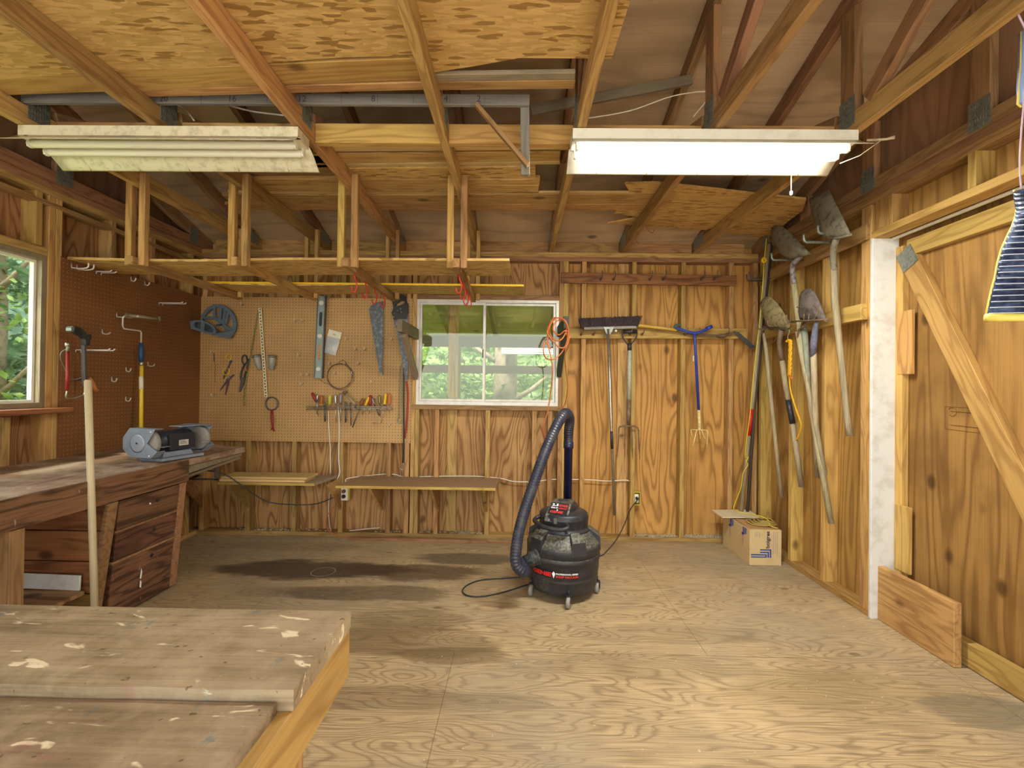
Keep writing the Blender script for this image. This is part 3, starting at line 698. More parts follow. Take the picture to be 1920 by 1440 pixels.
def mass(lo, hi, mat, name, label, seed):
    m_ = MB(); lo, hi = V(lo), V(hi); nx = 46; nz = 22; vs = []; al = (hi.x-lo.x) > (hi.y-lo.y)
    for i in range(nx+1):
        for j in range(nz+1):
            u, v = i/nx, j/nz; t_ = mnoise.noise(Vector((u*9+seed, v*5, 1.3)))*.5+mnoise.noise(Vector((u*27+seed, v*15, 4.3)))*.25
            vs.append((lo.x+(hi.x-lo.x)*u, lo.y+(hi.y-lo.y)*.5+t_, lo.z+(hi.z-lo.z)*v*(1+.12*t_)) if al else (lo.x+(hi.x-lo.x)*.5+t_, lo.y+(hi.y-lo.y)*u, lo.z+(hi.z-lo.z)*v*(1+.12*t_)))
    m_.add(vs, [(i*(nz+1)+j, (i+1)*(nz+1)+j, (i+1)*(nz+1)+j+1, i*(nz+1)+j+1) for i in range(nx) for j in range(nz)])
    o = build(name, m_, mat, label=label, solid=.4); o['kind'] = 'stuff'; o['category'] = 'foliage'
mass((-7, 9.2, -.2), (8, 9.8, 3.3), LEAF, 'hedge_backing', 'dense green hedge behind the leafy trees outside the back window', 2)
mass((-9.2, .5, -.2), (-8.6, 13, 4.1), LEAFD, 'conifer_backing', 'dense grey green conifer mass outside the left window', 6)
def trunk(x, y, r, lab, h=5):
    m_ = MB(); m_.tube([(x, y, -.1), (x+.03, y, h*.4), (x-.04, y+.05, h*.75), (x, y, h)], [r*1.15, r, r*.85, r*.6], 14)
    for k in range(3): 
        z = 1.0+k*.6; m_.tube([(x, y, z), (x+.4*(-1)**k, y-.1, z+.25), (x+.8*(-1)**k, y-.15, z+.6)], [r*.3, r*.2, r*.08], 7)
    tag(build('tree_trunk', m_, BARK), lab, 'tree trunk')
p = aY(945, 700, 7.0); trunk(p.x, 7.0, .17, 'grey tree trunk seen through the right half of the back window')
trunk(-6.0, 5.2, .14, 'tree trunk among the leaves outside the left window')
# open lean-to outside the back window
sh = thing('lean_to_shelter', 'open wooden lean-to with posts and rail outside the back window', 'shelter', (0, 5.5, 0))
OLV = wood('shelter_plywood', srgb('#cdb991'), srgb('#a08c66'), 'X', 3.5, 5, .35, .5, .25, .3, stretch=.15)
SHW = wood('shelter_lumber', srgb('#8b7f5e'), srgb('#655c40'), 'X', 12, 4, .35, .4, .3, .3)
YS = 5.9
zb = aY(850, 640, YS).z
build('roof_panel', MB().prism([(-3.2, D+.35, 2.62), (-3.2, YS+.35, zb+.09), (-3.2, YS+.35, zb+.12), (-3.2, D+.35, 2.65)], (6.6, 0, 0)), OLV, sh)
beam('header_beam', (-3.2, YS, zb), (3.4, YS, zb), .05, .14, SHW, sh)
for px in (857, 1300): 
    x = aY(px, 700, YS).x; beam('post', (x, YS, -.05), (x, YS, zb), .09, .09, SHW, sh, up=(0, 1, 0))
zr = aY(850, 692, YS).z; beam('rail', (-3.2, YS, zr), (3.4, YS, zr), .04, .10, SHW, sh)
for px0, px1 in ((795, 845), (905, 930), (1040, 1035)):
    a = aY(px0, 565, D+.8); a = Vector((aY(px0, 565, D+.8).x, D+.4, 2.56)); x1 = aY(px1, 640, YS).x
    beam('rafter', a, (x1, YS+.2, zb+.05), .05, .10, SHW, sh)
# neighbouring building with pale siding
nb = thing('neighbour_house', 'pale sided house wall behind the trees in the back window', 'house', (2, 6.6, 0))
a = aY(941, 626, 6.6); b2 = aY(1020, 664, 6.6)
m_ = MB(); k = 9
for i in range(k):
    z0 = b2.z+(a.z-b2.z)*i/k; z1 = b2.z+(a.z-b2.z)*(i+1)/k
    m_.prism([(a.x, 6.6, z0), (a.x, 6.585, z0), (a.x, 6.6, z1)], (b2.x-a.x+.3, 0, 0))
m_.box((a.x, 6.6, b2.z), (b2.x+.3, 6.7, a.z))
build('siding', m_, SIDING, nb)
build('eave', MB().box((a.x-.05, 6.5, a.z), (b2.x+.4, 6.75, a.z+.03)), SHW, nb)
# ---------------------------------------------------------------- shop lights
def shop_light(x0, x1, lit, label, y0=2.05):
    t = thing('fluorescent_light', label, 'ceiling light', ((x0+x1)/2, y0+.06, ZP), 'double tube shop lights')
    hm = CREAM if not lit else WHITE
    h = MB().prism([(x0, y0, 2.425), (x0, y0+.115, 2.425), (x0, y0+.115, 2.380), (x0, y0+.10, 2.375), (x0, y0+.015, 2.375), (x0, y0, 2.380)], (x1-x0, 0, 0))
    build('housing', h, hm, t, bev=.0015)
    prof = [(y0+.008, 2.385), (y0-.030, 2.352), (y0-.068, 2.328), (y0-.083, 2.322)]
    prof2 = [(y0+.107, 2.385), (y0+.150, 2.366), (y0+.190, 2.338), (y0+.212, 2.322), (y0+.222, 2.321)]
    for nm, pr_ in (('front_reflector', prof), ('rear_reflector', prof2)):
        m_ = MB(); k = len(pr_); xs = [x0-.005+(x1-x0+.01)*i/20 for i in range(21)]
        vs = [(x, y, z) for x in xs for y, z in pr_]
        m_.add(vs, [(i*k+j, i*k+j+1, (i+1)*k+j+1, (i+1)*k+j) for i in range(20) for j in range(k-1)], True)
        o = build(nm, m_, hm, t, solid=.0018)
        if nm == 'rear_reflector':
            for i in range(5):
                x = x0+.14+i*(x1-x0-.28)/4
                build('rib', MB().tube([(x, y, z-.002) for y, z in pr_[1:-1]], .0035, 6), hm, o)
    for yy in (y0+.034, y0+.108):
        tm = MB().lathe([(.008, 0), (.0165, .006), (.0172, .02), (.0172, x1-x0-.075), (.0165, x1-x0-.061), (.008, x1-x0-.055)], (x0+.0275, yy, 2.3565), (1, 0, 0), 20)
        tb_ = build('tube', tm, TUBEON if lit else TUBEOFF, t)
        for xx in (x0+.020, x1-.028):
            build('lamp_holder', MB().box((xx-.003, yy-.012, 2.342), (xx+.009, yy+.012, 2.378)).lathe([(.017, -.004), (.017, .004)], (xx+.003, yy, 2.3565), (1, 0, 0), 16), WHITE, t, bev=.0015)
    if not lit:
        d_ = MB(); rr = random.Random(5)
        for i in range(120):
            x = rr.uniform(x0, x1); d_.box((x, y0-.006, 2.366), (x+rr.uniform(.004, .03), y0-.001, 2.369+rr.uniform(0, .008)))
        build('dust_line', d_, DUST, t)['kind'] = 'stuff'
    if lit:
        build('pull_chain', MB().tube([(x1-.17, y0+.21, 2.32), (x1-.17, y0+.21, 2.245)], .0012, 5).lathe([(.002, 0), (.006, .004), (.007, .018), (.003, .022)], (x1-.17, y0+.21, 2.222), (0, 0, 1), 10), WHITE, t)
        build('broken_end_cap', MB().tube([(x1-.01, y0-.06, 2.345), (x1+.05, y0-.09, 2.335), (x1+.075, y0-.10, 2.338)], [.006, .005, .008], 6).tube([(x1+.035, y0-.08, 2.335), (x1-.01, y0-.02, 2.30), (x1-.06, y0+.03, 2.29)], .002, 5), DUST, t)
    return t
shop_light(-2.25, -.99, False, 'unlit cream double tube shop light under the roof trusses on the left')
shop_light(.228, 1.475, True, 'glowing double tube shop light with a pull chain, right of centre')
for yy in (2.085, 2.158):
    al = bpy.data.lights.new('tube_light', 'AREA'); al.shape = 'RECTANGLE'; al.size = 1.15; al.size_y = .04; al.energy = 17; al.color = (.98, 1, .88)
    ao = bpy.data.objects.new('tube_light', al); COL.objects.link(ao); ao.location = (.85, yy, 2.334)
# ---------------------------------------------------------------- boards stored on the trusses
ZS = ZP+.0905
def stored(nm, pts, th, mat, label, cat='board', z=None, x0=None, x1=None, group='lumber stored on the trusses'):
    """pts: (px, y of the near edge, y of the far edge) at the left end and at the right end"""
    z = z or ZS; (ax_, an, af), (bx, bn, bf) = pts
    a0 = aZ(ax_, an, z); a1 = aZ(ax_, af, z); b0 = aZ(bx, bn, z); b1 = aZ(bx, bf, z)
    if x0 is not None: a0.x = a1.x = x0
    if x1 is not None: b0.x = b1.x = x1
    a = (a0+a1)/2; b_ = (b0+b1)/2; w = ((a1-a0).length+(b1-b0).length)/2
    up = Vector((0, 0, th/2))
    o = beam(nm, a+up, b_+up, w, th, mat); tag(o, label, cat, group); return o
# strand board sheet over the nearest lumber (only its far edge and underside show)
m_ = MB()
q = [(-2.6, YF+.2, 0), (-2.6, aZ(-150, 160, ZS).y, 0)]+[tuple(aZ(x, y, ZS).xy)+(0,) for x, y in ((0, 149), (213, 133), (443, 122), (640, 108), (765, 105), (800, 138), (890, 124), (973, 109), (1147, 110))]+[(.40, YF+.2, 0)]
tag(build('strand_board_sheet', m_.prism([(a, b_, ZS+.0) for a, b_, c in q], (0, 0, .011)), OSB), 'strand board sheet lying on the nearest ends of the roof trusses', 'board', 'lumber stored on the trusses')
# boards resting on the trusses from near to far
stored('long_board', ((0, 151, 182), (806, 107, 150)), .02, LUMY, 'wide pale board just behind the strand board sheet', x0=-2.5)
stored('narrow_board', ((265, 171, 180), (806, 153.5, 169)), .022, LUM, 'narrow brown board beside the grey marked arm')
stored('weathered_batten', ((818, 140.5, 153), (1078, 137, 150)), .018, LUMG, 'greyish board behind the torn corner of the strand board sheet')
stored('brown_batten', ((818, 154, 169.5), (1078, 151, 166.5)), .022, LUM, 'brown board beside the greyish board, left of the lit lamp')
stored('pale_plank', ((590, 262, 286), (1075, 262, 280)), .018, PALE, 'smooth pale plank right behind the blocking boards', x0=-1.1, x1=.245)
stored('dark_batten', ((600, 287, 290), (1050, 280, 283)), .03, LUMD, 'thin dark batten behind the pale plank', x0=-1.6)
stored('plank', ((600, 292, 308), (1050, 284, 303)), .02, LUM, 'narrow plank between two dark gaps above the shelf rack', x0=-1.6)
stored('white_edged_strip', ((560, 312, 317), (1050, 303, 308)), .012, PALE, 'thin white edged strip behind the narrow plank', x0=-1.65)
stored('strand_board_strip', ((660, 318, 335), (1004, 311, 335)), .014, OSB, 'strand board strip with pencil marks above the rack')
stored('round_edge_board', ((470, 336.5, 346), (1012, 337.5, 347)), .03, LUM, 'round edged brown board, nearer of the pair')
stored('round_edge_board', ((470, 346.5, 358), (1010, 347.5, 363)), .03, LUM, 'round edged brown board, farther of the pair with a square end')
stored('light_strip', ((430, 360, 364), (1190, 361, 364.5)), .012, PALE, 'long thin light strip behind the round edged boards')
stored('brown_plank', ((430, 366, 384), (1190, 366, 379)), .022, LUM, 'brown plank behind the light strip', x1=1.0)
stored('brown_plank', ((430, 386, 391), (1240, 380.5, 397)), .022, LUM, 'farthest brown plank lying across the trusses', x1=.95)
stored('dark_plank', ((430, 292, 330), (600, 292, 330)), .02, LUMD, 'dark plank above the right end of the unlit lamp', x0=-1.62, x1=-1.05)
for (pts, lab) in (([(1172, 345), (1235, 343), (1400, 362), (1512, 374), (1505, 395), (1440, 443), (1360, 433), (1150, 400), (1185, 368)], 'broken edged strand board piece above the coat rail'),
                   ([(1230, 402), (1360, 406), (1440, 440), (1425, 445), (1350, 433), (1140, 419)], 'lower strand board piece over the right end of the coat rail')):
    z = ZS+(.001 if 'broken' in lab else .016)
    tag(build('strand_board_piece', MB().prism([aZ(x, y, z) for x, y in pts], (0, 0, .012)), OSB), lab, 'board', 'lumber stored on the trusses')
# grey measuring arm with leg and brace
g = thing('measuring_arm', 'grey wooden arm with pencilled numbers, hanging leg and brace', 'wooden arm', (-1, 2.04, ZS), None)
a = aZ(42, 190, ZS+.035); b_ = aZ(993, 186, ZS+.035); ya = 2.06
a = aY(42, 196, ya); b_ = aY(993, 188, ya); zc = (a.z+b_.z)/2
arm = beam('arm', (a.x, ya, zc+.012), (b_.x, ya, zc+.012), .02, .048, GRAYW, g)
lg0 = aY(984, 198, ya+.02); lg1 = aY(985, 329, ya+.02)
beam('leg', lg0, lg1, .04, .02, GRAYW, g, up=(0, 1, 0))
beam('brace', aY(893, 196, ya-.02), aY(990, 311, ya-.02), .018, .03, LUMD, g, up=(0, 1, 0), label='brown diagonal brace')
nm_ = MB()
for s_, px in (('20', 302), ('16', 433), ('12', 564), ('8', 699), ('4', 835), ('2', 897)):
    p = aY(px-3, 190.5, ya-.0108); lettering(nm_, s_, p, (1, 0, 0), (0, 0, 1), height=.028)
for px in (377, 501, 640, 708, 775, 843, 909):
    p = aY(px, 181, ya-.0108); nm_.box((p.x-.0008, p.y, p.z-.028), (p.x+.0008, p.y+.0003, p.z+.006))
build('numbers', nm_, INKD, arm)
# weathered board and cables in the right bays
tag(beam('weathered_board', aY(995, 207, 2.30), aY(1296, 150, 2.42), .02, .05, LUMG), 'grey weathered board slanting up between trusses, left above the lit lamp', 'board')
tag(build('white_cable', MB().tube(spline([aY(1100, 222, 2.27), aY(1180, 208, 2.3), aY(1262, 180, 2.3), aY(1327, 172, 2.3), aY(1326, 186, 2.3), aY(1300, 219, 2.27)]), .003, 6), WIRE), 'thin white cable looping above the lit lamp', 'cable')
tag(build('white_cable', MB().tube(spline([aY(325, 195, 2.28), aY(345, 203, 2.27), aY(364, 226, 2.25)]), .0045, 6), WIRE), 'short white cable above the middle of the unlit lamp', 'cable')
tag(build('white_cable', MB().tube(spline([aY(415, 193, 2.28), aY(470, 208, 2.28), aY(540, 217, 2.28), aY(600, 222, 2.26)]), .0045, 6), WIRE), 'long white cable above the right half of the unlit lamp', 'cable')
# ---------------------------------------------------------------- hanging rack with two strand board shelves
rk = thing('hanging_rack', 'hanging lumber rack of wooden straps and cross bars, fixed to the trusses', 'rack', (-1.3, 3.1, ZP))
ZR = 1.985
YA, YB = 2.70, 3.66
for i, x in enumerate(TX[1:5]):
    for s_ in (-1, 1):
        for yy in (YA, YB):
            xx = x+s_*.039
            beam('hanger', (xx, yy, ZR-.02), (xx, yy, ZP+.075), .038 if yy == YA else .03, .036, LUMY if s_ < 0 else LUM, rk, up=(0, 1, 0))
    beam('cross_bar', (x, YA-.05, ZR), (x, YB+.06, ZR-.004), .036, .05, LUM, rk)
def rshelf(x0, x1, y0, y1, z, lab, edge=None, sk=0):
    m_ = MB(); n = 24; vs = []
    for i in range(n+1):
        x = x0+(x1-x0)*i/n
        q0 = sk*(1-i/n)
        sg = -.012*sin(pi*min(1, i/n*2.0)) if i < n/2 else 0
        for (y, zz) in ((y0+q0, z+sg), (y1+q0, z+sg), (y1+q0, z+.014+sg), (y0+q0, z+.014+sg)): vs.append((x, y, zz))
    fs = [(i*4+j, i*4+(j+1) % 4, (i+1)*4+(j+1) % 4, (i+1)*4+j) for i in range(n) for j in range(4)]+[(3, 2, 1, 0), (n*4, n*4+1, n*4+2, n*4+3)]
    m_.add(vs, fs); o = build('rack_shelf', m_, OSB); tag(o, lab, 'shelf', 'strand board shelves on the hanging rack')
    if edge: 
        e = MB().box((x0+.02, y0-.0015, z+.001), (x1, y0-.0001, z+.0135)); build('painted_edge', e, edge, o)
    return o
zsf = ZR+.0265
pA = aZ(157, 489, zsf); pB_ = aZ(955, 489, zsf); pC = aZ(958, 515, zsf)
rshelf(XL+.02, pB_.x, pB_.y, pC.y+.03, zsf, 'nearer strand board shelf of the hanging rack', sk=.05)
pD = aZ(982, 537, zsf); pE = aZ(982, 553, zsf)
rshelf(-2.3, pD.x, pD.y, pE.y, zsf, 'farther strand board shelf with a yellow painted edge', YEL)
# red plastic coated screw hooks under the rack
k = 0
for i, (px, py, hh, lab) in enumerate(((661, 536, 36, 'red coated hook under the third cross bar, nearest the camera'), (678, 545, 34, 'red coated hook under the third cross bar, second from the camera'), (692.5, 552, 32, 'red coated hook under the third cross bar, third from the camera'), (706.5, 563, 30, 'red coated hook under the third cross bar, farthest and touching the saw blade'),
      (858.5, 535, 34, 'red coated hook under the fourth cross bar, nearest the camera'), (866, 545, 30, 'red coated hook under the fourth cross bar, second from the camera'), (872, 552, 30, 'red coated hook under the fourth cross bar, third from the camera'), (877, 558, 30, 'red coated hook under the fourth cross bar, farthest'))):
    xb = TX[3] if i < 4 else TX[4]
    y = 2.82+(i % 4)*.20
    zt = ZR-.024
    h = .115 if i % 4 < 3 else .10
    pts = [(xb, y, zt+.01), (xb, y, zt-.02)]+spline([(xb, y, zt-.03), (xb+.012, y, zt-.06), (xb+.010, y, zt-.095), (xb-.004, y, zt-h), (xb-.018, y, zt-h+.015), (xb-.020, y, zt-h+.035)], 4)
    o = build('screw_hook', MB().tube(pts, .0042, 6), REDP); tag(o, lab, 'hook', 'red hooks under the rack')
tag(build('yellow_batten', MB().box((-.84, 3.02, zsf+.016), (-.72, 3.05, zsf+.03)), YEL), 'short yellow batten end on the rack shelf', 'board')
# ---------------------------------------------------------------- pegboards
ZG0, ZG1 = .80, 2.022
pb = build('pegboard', MB().box((XL+.003, D-.006, ZG0), (B(770, 829).x, D-.0005, ZG1)), PEGB); tag(pb, 'tan pegboard on the back wall beside the window', 'pegboard')
pl = build('pegboard', MB().box((XL+.0005, D-1.225, ZG0-.02), (XL+.006, D-.006, ZG1)), PEGL); tag(pl, 'dark brown pegboard on the left wall above the workbench', 'pegboard')
# ---------------------------------------------------------------- low shelves on the back wall
ZL = .515
def low_shelf(x0, x1, y0, lab, brs, right_cut=.05, tmat=MDF, apron=False):
    t = thing('wall_shelf', lab, 'shelf', ((x0+x1)/2, D, ZL-.02))
    m_ = MB().prism([(x0, y0, ZL-.018), (x1-right_cut, y0, ZL-.018), (x1, D+.005, ZL-.018), (x0+(.0 if apron else .06), D+.005, ZL-.018)], (0, 0, .018)); build('shelf_board', m_, tmat, t, bev=.001)
    build('edge_strip', MB().box((x0, y0-.006, ZL-.019), (x1-right_cut, y0, ZL+.001)), LUMY, t)
    for x in brs:
        build('bracket', MB().prism([(x-.01, D+.004, ZL-.019), (x-.01, y0+.05, ZL-.019), (x-.01, y0+.07, ZL-.05), (x-.01, D+.004, ZL-.29)], (.02, 0, 0)), LUM, t)
    return t
y1_ = aZ(500, 905, ZL).y
low_shelf(-2.33, B(632, 888).x, y1_, 'low grey topped wall shelf on plywood brackets behind the workbench', [B(x, 950).x for x in (378, 464, 638)], tmat=plain('grey_shelf_top', srgb('#9c8b76'), .6, 0, srgb('#7f6d58'), 9, .4))
y2_ = aZ(800, 913, ZL).y
low_shelf(B(683, 892).x-.09, B(938, 893).x, y2_, 'low brown wall shelf under the back window', [B(x, 950).x+.0 for x in (716, 821, 912)], right_cut=.02)
for i, (x0, x1, z, lab) in enumerate(((357, 572, 0, 'lower of two short boards stacked on the grey topped shelf'), (357, 577, 1, 'upper of two short boards stacked on the grey topped shelf'))):
    a = aZ(x1, 900-i*5, ZL+.02+i*.018)
    o = beam('loose_board', (-2.33, a.y+.09, ZL+.0095+i*.019), (a.x, a.y+.09, ZL+.0095+i*.019), .2, .018, PALE); tag(o, lab, 'board', 'short boards on the low shelf')
# sticks on the floor by the bottom plate
tag(beam('loose_batten', aZ(657, 1010, .012), aZ(914, 1015.5, .012), .022, .024, LUMD), 'dark batten lying on the floor along the back wall', 'board')
tag(beam('white_stick', B(655, 995, -.05)+Vector((0, 0, .0)), B(712, 989, -.05), .012, .008, WIRE), 'thin white stick on the bottom plate under the brown shelf', 'stick')
li = MB(); rr = random.Random(3)
for xa, xb, n in ((B(1190, 1000).x, B(1366, 1000).x, 260), (B(840, 1000).x, B(905, 1000).x, 60), (-1.2, -.4, 60), (-2.4, -1.6, 60)):
    for _ in range(n):
        x = rr.uniform(xa, xb); y = D+rr.uniform(.02, .08); s_ = rr.uniform(.005, .016); a = rr.uniform(0, 3)
        li.add([(x-s_, y, .038), (x, y-s_, .038), (x+s_, y, .038), (x, y+s_, .038), (x, y, .038+s_*.9)], [(0, 1, 4), (1, 2, 4), (2, 3, 4), (3, 0, 4), (3, 2, 1, 0)])
o = build('sawdust', li, LINT, label='grey lint and sawdust heaped on the bottom plate'); o['kind'] = 'stuff'; o['category'] = 'sawdust'
# ---------------------------------------------------------------- left workbench with three drawers
wbn = thing('workbench', 'long dark stained workbench with three drawers under the left window', 'workbench', (-2.35, 2.2, 0))
XF = -2.075; YE = 3.57; YM = 2.93; ZW = .80
def slab(name, x0, x1, y0, y1, z0, z1, th, mat, parent):
    n = 30; vs = []; 
    for i in range(n+1):
        y = y0+(y1-y0)*i/n; j_ = .002*sin(i*2.1)+.0015*sin(i*5.3)
        for (x, z) in ((x1, z1-th), (x0, z0-th), (x0, z0), (x1+0, z1)): vs.append((x+(j_ if x == x1 else 0), y, z+(j_*.5 if z in (z0, z1) else 0)))
    fs = [(i*4+j, i*4+(j+1) % 4, (i+1)*4+(j+1) % 4, (i+1)*4+j) for i in range(n) for j in range(4)]+[(3, 2, 1, 0), (n*4, n*4+1, n*4+2, n*4+3)]
    m_ = MB().add(vs, fs); return build(name, m_, mat, parent)
for k in range(3):
    w = (XF-XL-.012)/3; x0 = XL+.008+k*(w+.001); z = lambda x: ZW+.03*(XF-x)/(XF-XL)
    slab('top_plank', x0, x0+w-.002, .2, YE-(.012*k), z(x0), z(x0+w), .038, BTOP2, wbn)
def face(name, y0, y1, za, zb, mat=REDF, xt=None, d=.02, lean=.06):
    """a board in the slightly leaning front face; za, zb lower and upper height"""
    f = lambda z: XF+.002-lean*(ZW-z)/ZW
    m_ = MB().prism([(f(za), y0, za), (f(zb), y0, zb), (f(zb)-d, y0, zb), (f(za)-d, y0, za)], (0, y1-y0, 0))
    return build(name, m_, mat, wbn if xt is None else xt, bev=.002)
build('apron', MB().box((XF-.035, .2, ZW-.135), (XF+.006, YM, ZW-.002)), REDF, wbn, bev=.003)
build('rear_apron', MB().prism([(XF-.03, YM, ZW-.10), (XF-.03, YM, ZW-.03), (XF-.03, YE-.02, ZW-.03), (XF-.03, YE-.02, ZW-.065)], (-.035, 0, 0)), LUMG, wbn)
YC0 = 2.37
cc = aZ(267, 1132, .02)
def lf(z): return XF-.01-.07*(ZW-z)/ZW
# cabinet carcass: splayed sides, back, bottom rail
build('side_panel', MB().prism([(lf(.66), YM-.03, .66), (lf(.02), YM-.03, .02), (XL+.12, YM-.03, .02), (XL+.12, YM-.03, .66)], (0, .022, 0)), REDW, wbn)
for za, zb in ((.52, .66), (.365, .515), (.20, .36), (.02, .195)):
    build('side_board', MB().prism([(lf(zb), YC0, zb), (lf(za), YC0, za), (XL+.12, YC0, za), (XL+.12, YC0, zb)], (0, .022, 0)), REDWX, wbn, bev=.002)
build('stile', MB().prism([(lf(.66)+.0, YM-.055, .66), (lf(.02), YM-.055, .02), (lf(.02)+.018, YM-.055, .02), (lf(.66)+.018, YM-.055, .66)], (0, .05, 0)), LUMD, wbn, bev=.002)
build('stile', MB().prism([(lf(.66), YC0-.01, .66), (lf(.02), YC0-.05, .02), (lf(.02)+.02, YC0-.05, .02), (lf(.66)+.02, YC0-.01, .66)], (0, .06, 0)), LUMD, wbn, bev=.002)
dz = [(.50, .655), (.335, .485), (.085, .32)]
for i, (za, zb) in enumerate(dz):
    o = face('drawer', YC0+.065, YM-.06, za, zb, REDF, d=.3, lean=.07)
    zc_ = (za+zb)/2+(.02 if i < 2 else .075); ym = (YC0+YM)/2+.05
    xf = XF+.003-.07*(ZW-zc_)/ZW
    build('finger_hole', MB().lathe([(.012, -.001), (.012, .0012)], (xf, ym, zc_), (1, 0, 0), 18), BLACK, o)
    if i == 0: build('wood_screw', MB().lathe([(.006, 0), (.004, .004)], (xf, ym-.055, zc_-.006), (1, 0, 0), 10), WHI, o)
    if i == 2:
        P = MB(); 
        P.prism([(xf+.0012, ym-.085, zc_-.10), (xf+.0012, ym-.075, zc_-.105), (xf+.0012, ym-.068, zc_-.07), (xf+.0012, ym-.075, zc_-.045)], (.0006, 0, 0)); P.prism([(xf-.002, ym-.082, zc_-.15), (xf-.002, ym-.07, zc_-.158), (xf-.002, ym-.068, zc_-.125), (xf-.002, ym-.078, zc_-.112)], (.0006, 0, 0))
        build('paint_chip', P, WHI, o)
for z in (.492, .327): face('drawer_rail', YC0+.06, YM-.055, z-.006, z+.006, LUMD, d=.03, lean=.07)
face('toe_rail', YC0, YM-.02, .02, .082, REDF, d=.03, lean=.07)
# open bay left of the drawers: back boards, leg, floor board and stored strip
for i, (za, zb) in enumerate(((.42, .60), (.24, .415), (.06, .235))):
    build('back_board', MB().box((XL+.09, 1.2, za), (XL+.11, YC0, zb)), REDW, wbn, bev=.003)
beam('leg', (XF-.05, 1.93, 0), (XF-.05, 1.93, ZW-.14), .09, .06, LUMD, wbn, up=(0, 1, 0)); beam('leg', (XF-.05, .7, 0), (XF-.05, .7, ZW-.14), .09, .06, LUMD, wbn, up=(0, 1, 0))
beam('rear_leg', (XL+.16, 1.93, 0), (XL+.16, 1.93, ZW-.14), .09, .06, LUMD, wbn, up=(0, 1, 0))
beam('bottom_shelf', (XL+.12, 1.62, .215), (XF-.10, 1.62, .215), 1.45, .02, LUMD, wbn)
tag(beam('white_board_strip', (XL+.10, 2.345, .272), (-2.20, 2.345, .262), .012, .075, JAMB), 'white painted board strip standing in the open bay of the workbench', 'board')
beam('strut_stick', (XF-.06, YM, ZW-.125), (XF-.03, YE-.06, ZW-.075), .03, .018, LUMG, wbn)
build('metal_strap', MB().box((XF-.055, 3.27, ZW-.20), (XF-.045, 3.30, ZW-.05)).box((XF-.25, 3.27, ZW-.20), (XF-.045, 3.30, ZW-.192)), DKSTEEL, wbn)
# ---------------------------------------------------------------- near workbench, cut by the frame
nbn = thing('workbench', 'paint splattered heavy plank workbench in the near left corner', 'workbench', (-.95, .75, 0))
ZN = .85
c1_ = aZ(650, 1153, ZN); c2_ = aZ(548, 1292, ZN); c3_ = aZ(0, 1129, ZN)
yb_ = .893
def plank_top(x0, x1, ya_, yb__, z, th, name, skew=0):
    m_ = MB(); nx, ny = 40, 6; vs = []; rr = random.Random(int(ya_*1000))
    for i in range(nx+1):
        x = x0+(x1-x0)*i/nx
        for j in range(ny+1):
            y = ya_+(yb__-ya_)*j/ny
            e = -.004 if j in (0, ny) else 0
            vs.append((x+(skew*(y-ya_)/(yb__-ya_) if i == nx else 0), y+(.0015*sin(i*1.3) if j == 0 else 0), z+e+.001*mnoise.noise(Vector((x*6, y*9, z)))))
    n1 = len(vs)
    fs = [(i*(ny+1)+j, (i+1)*(ny+1)+j, (i+1)*(ny+1)+j+1, i*(ny+1)+j+1) for i in range(nx) for j in range(ny)]
    vb = [(v[0], v[1], z-th) for v in vs]
    fb = [tuple(q+n1 for q in f[::-1]) for f in fs]
    side = []
    rim = [i*(ny+1) for i in range(nx+1)]+[nx*(ny+1)+j for j in range(1, ny+1)]+[i*(ny+1)+ny for i in range(nx-1, -1, -1)]+[j for j in range(ny-1, 0, -1)]
    for q in range(len(rim)):
        a, b2 = rim[q], rim[(q+1) % len(rim)]; side.append((a, a+n1, b2+n1, b2))
    return build(name, m_.add(vs+vb, fs+fb+side), BTOP, nbn)
plank_top(-1.95, c2_.x, c2_.y+.003, yb_, ZN, .034, 'top_plank', c1_.x-c2_.x)
c4_ = aZ(530, 1295, ZN-.012)
plank_top(-1.95, c4_.x, .30, c2_.y-.003, ZN-.014, .034, 'top_plank', 0)
plank_top(-1.95, c4_.x, .02, .297, ZN-.010, .034, 'top_plank', 0)
beam('end_apron', (c2_.x-.019, .05, ZN-.034-.045), (c1_.x-.019, yb_-.004, ZN-.034-.045), .038, .088, LUMY, nbn)
beam('rear_apron', (-1.95, yb_-.03, ZN-.08), (c2_.x-.01, yb_-.03, ZN-.08), .038, .088, LUM, nbn)
for x, y in ((-.42, yb_-.1), (-.42, .1), (-1.85, yb_-.1), (-1.85, .1)): beam('leg', (x, y, 0), (x, y, ZN-.035), .09, .09, LUM, nbn, up=(0, 1, 0))
# ---------------------------------------------------------------- back wall rails and their hooks
cr0, cr1 = B(1052, 521, .01), B(1380, 527, .01)
tag(beam('coat_rail', cr0, cr1, .019, .088, REDWX), 'dark reddish coat rail high on the back wall', 'rail')
tr0, tr1 = B(1056, 625, .01), B(1400, 626, .01)
tag(beam('tool_rail', tr0, tr1, .019, .085, LUMY), 'yellowish tool rail under the coat rail, holding broom and fork', 'rail')
def rail_hook(p, label, mat, out=.075, rise=.05, nm='rail_hook', grp=None):
    m_ = MB().lathe([(.004, -.004), (.011, .002), (.011, .008), (.006, .014)], p, (0, -1, 0), 12)
    m_.tube(spline([p, p+Vector((0, -out*.6, .002)), p+Vector((0, -out, .012)), p+Vector((0, -out-.004, rise))], 4), .0042, 7)
    m_.lathe([(.001, -.004), (.0055, 0), (.001, .004)], p+Vector((0, -out-.004, rise+.003)), (0, 0, 1), 8)
    return tag(build(nm, m_, mat), label, 'hook', grp)
ordn = ('leftmost', 'second from the left', 'third from the left', 'fourth from the left', 'fifth from the left', 'rightmost')
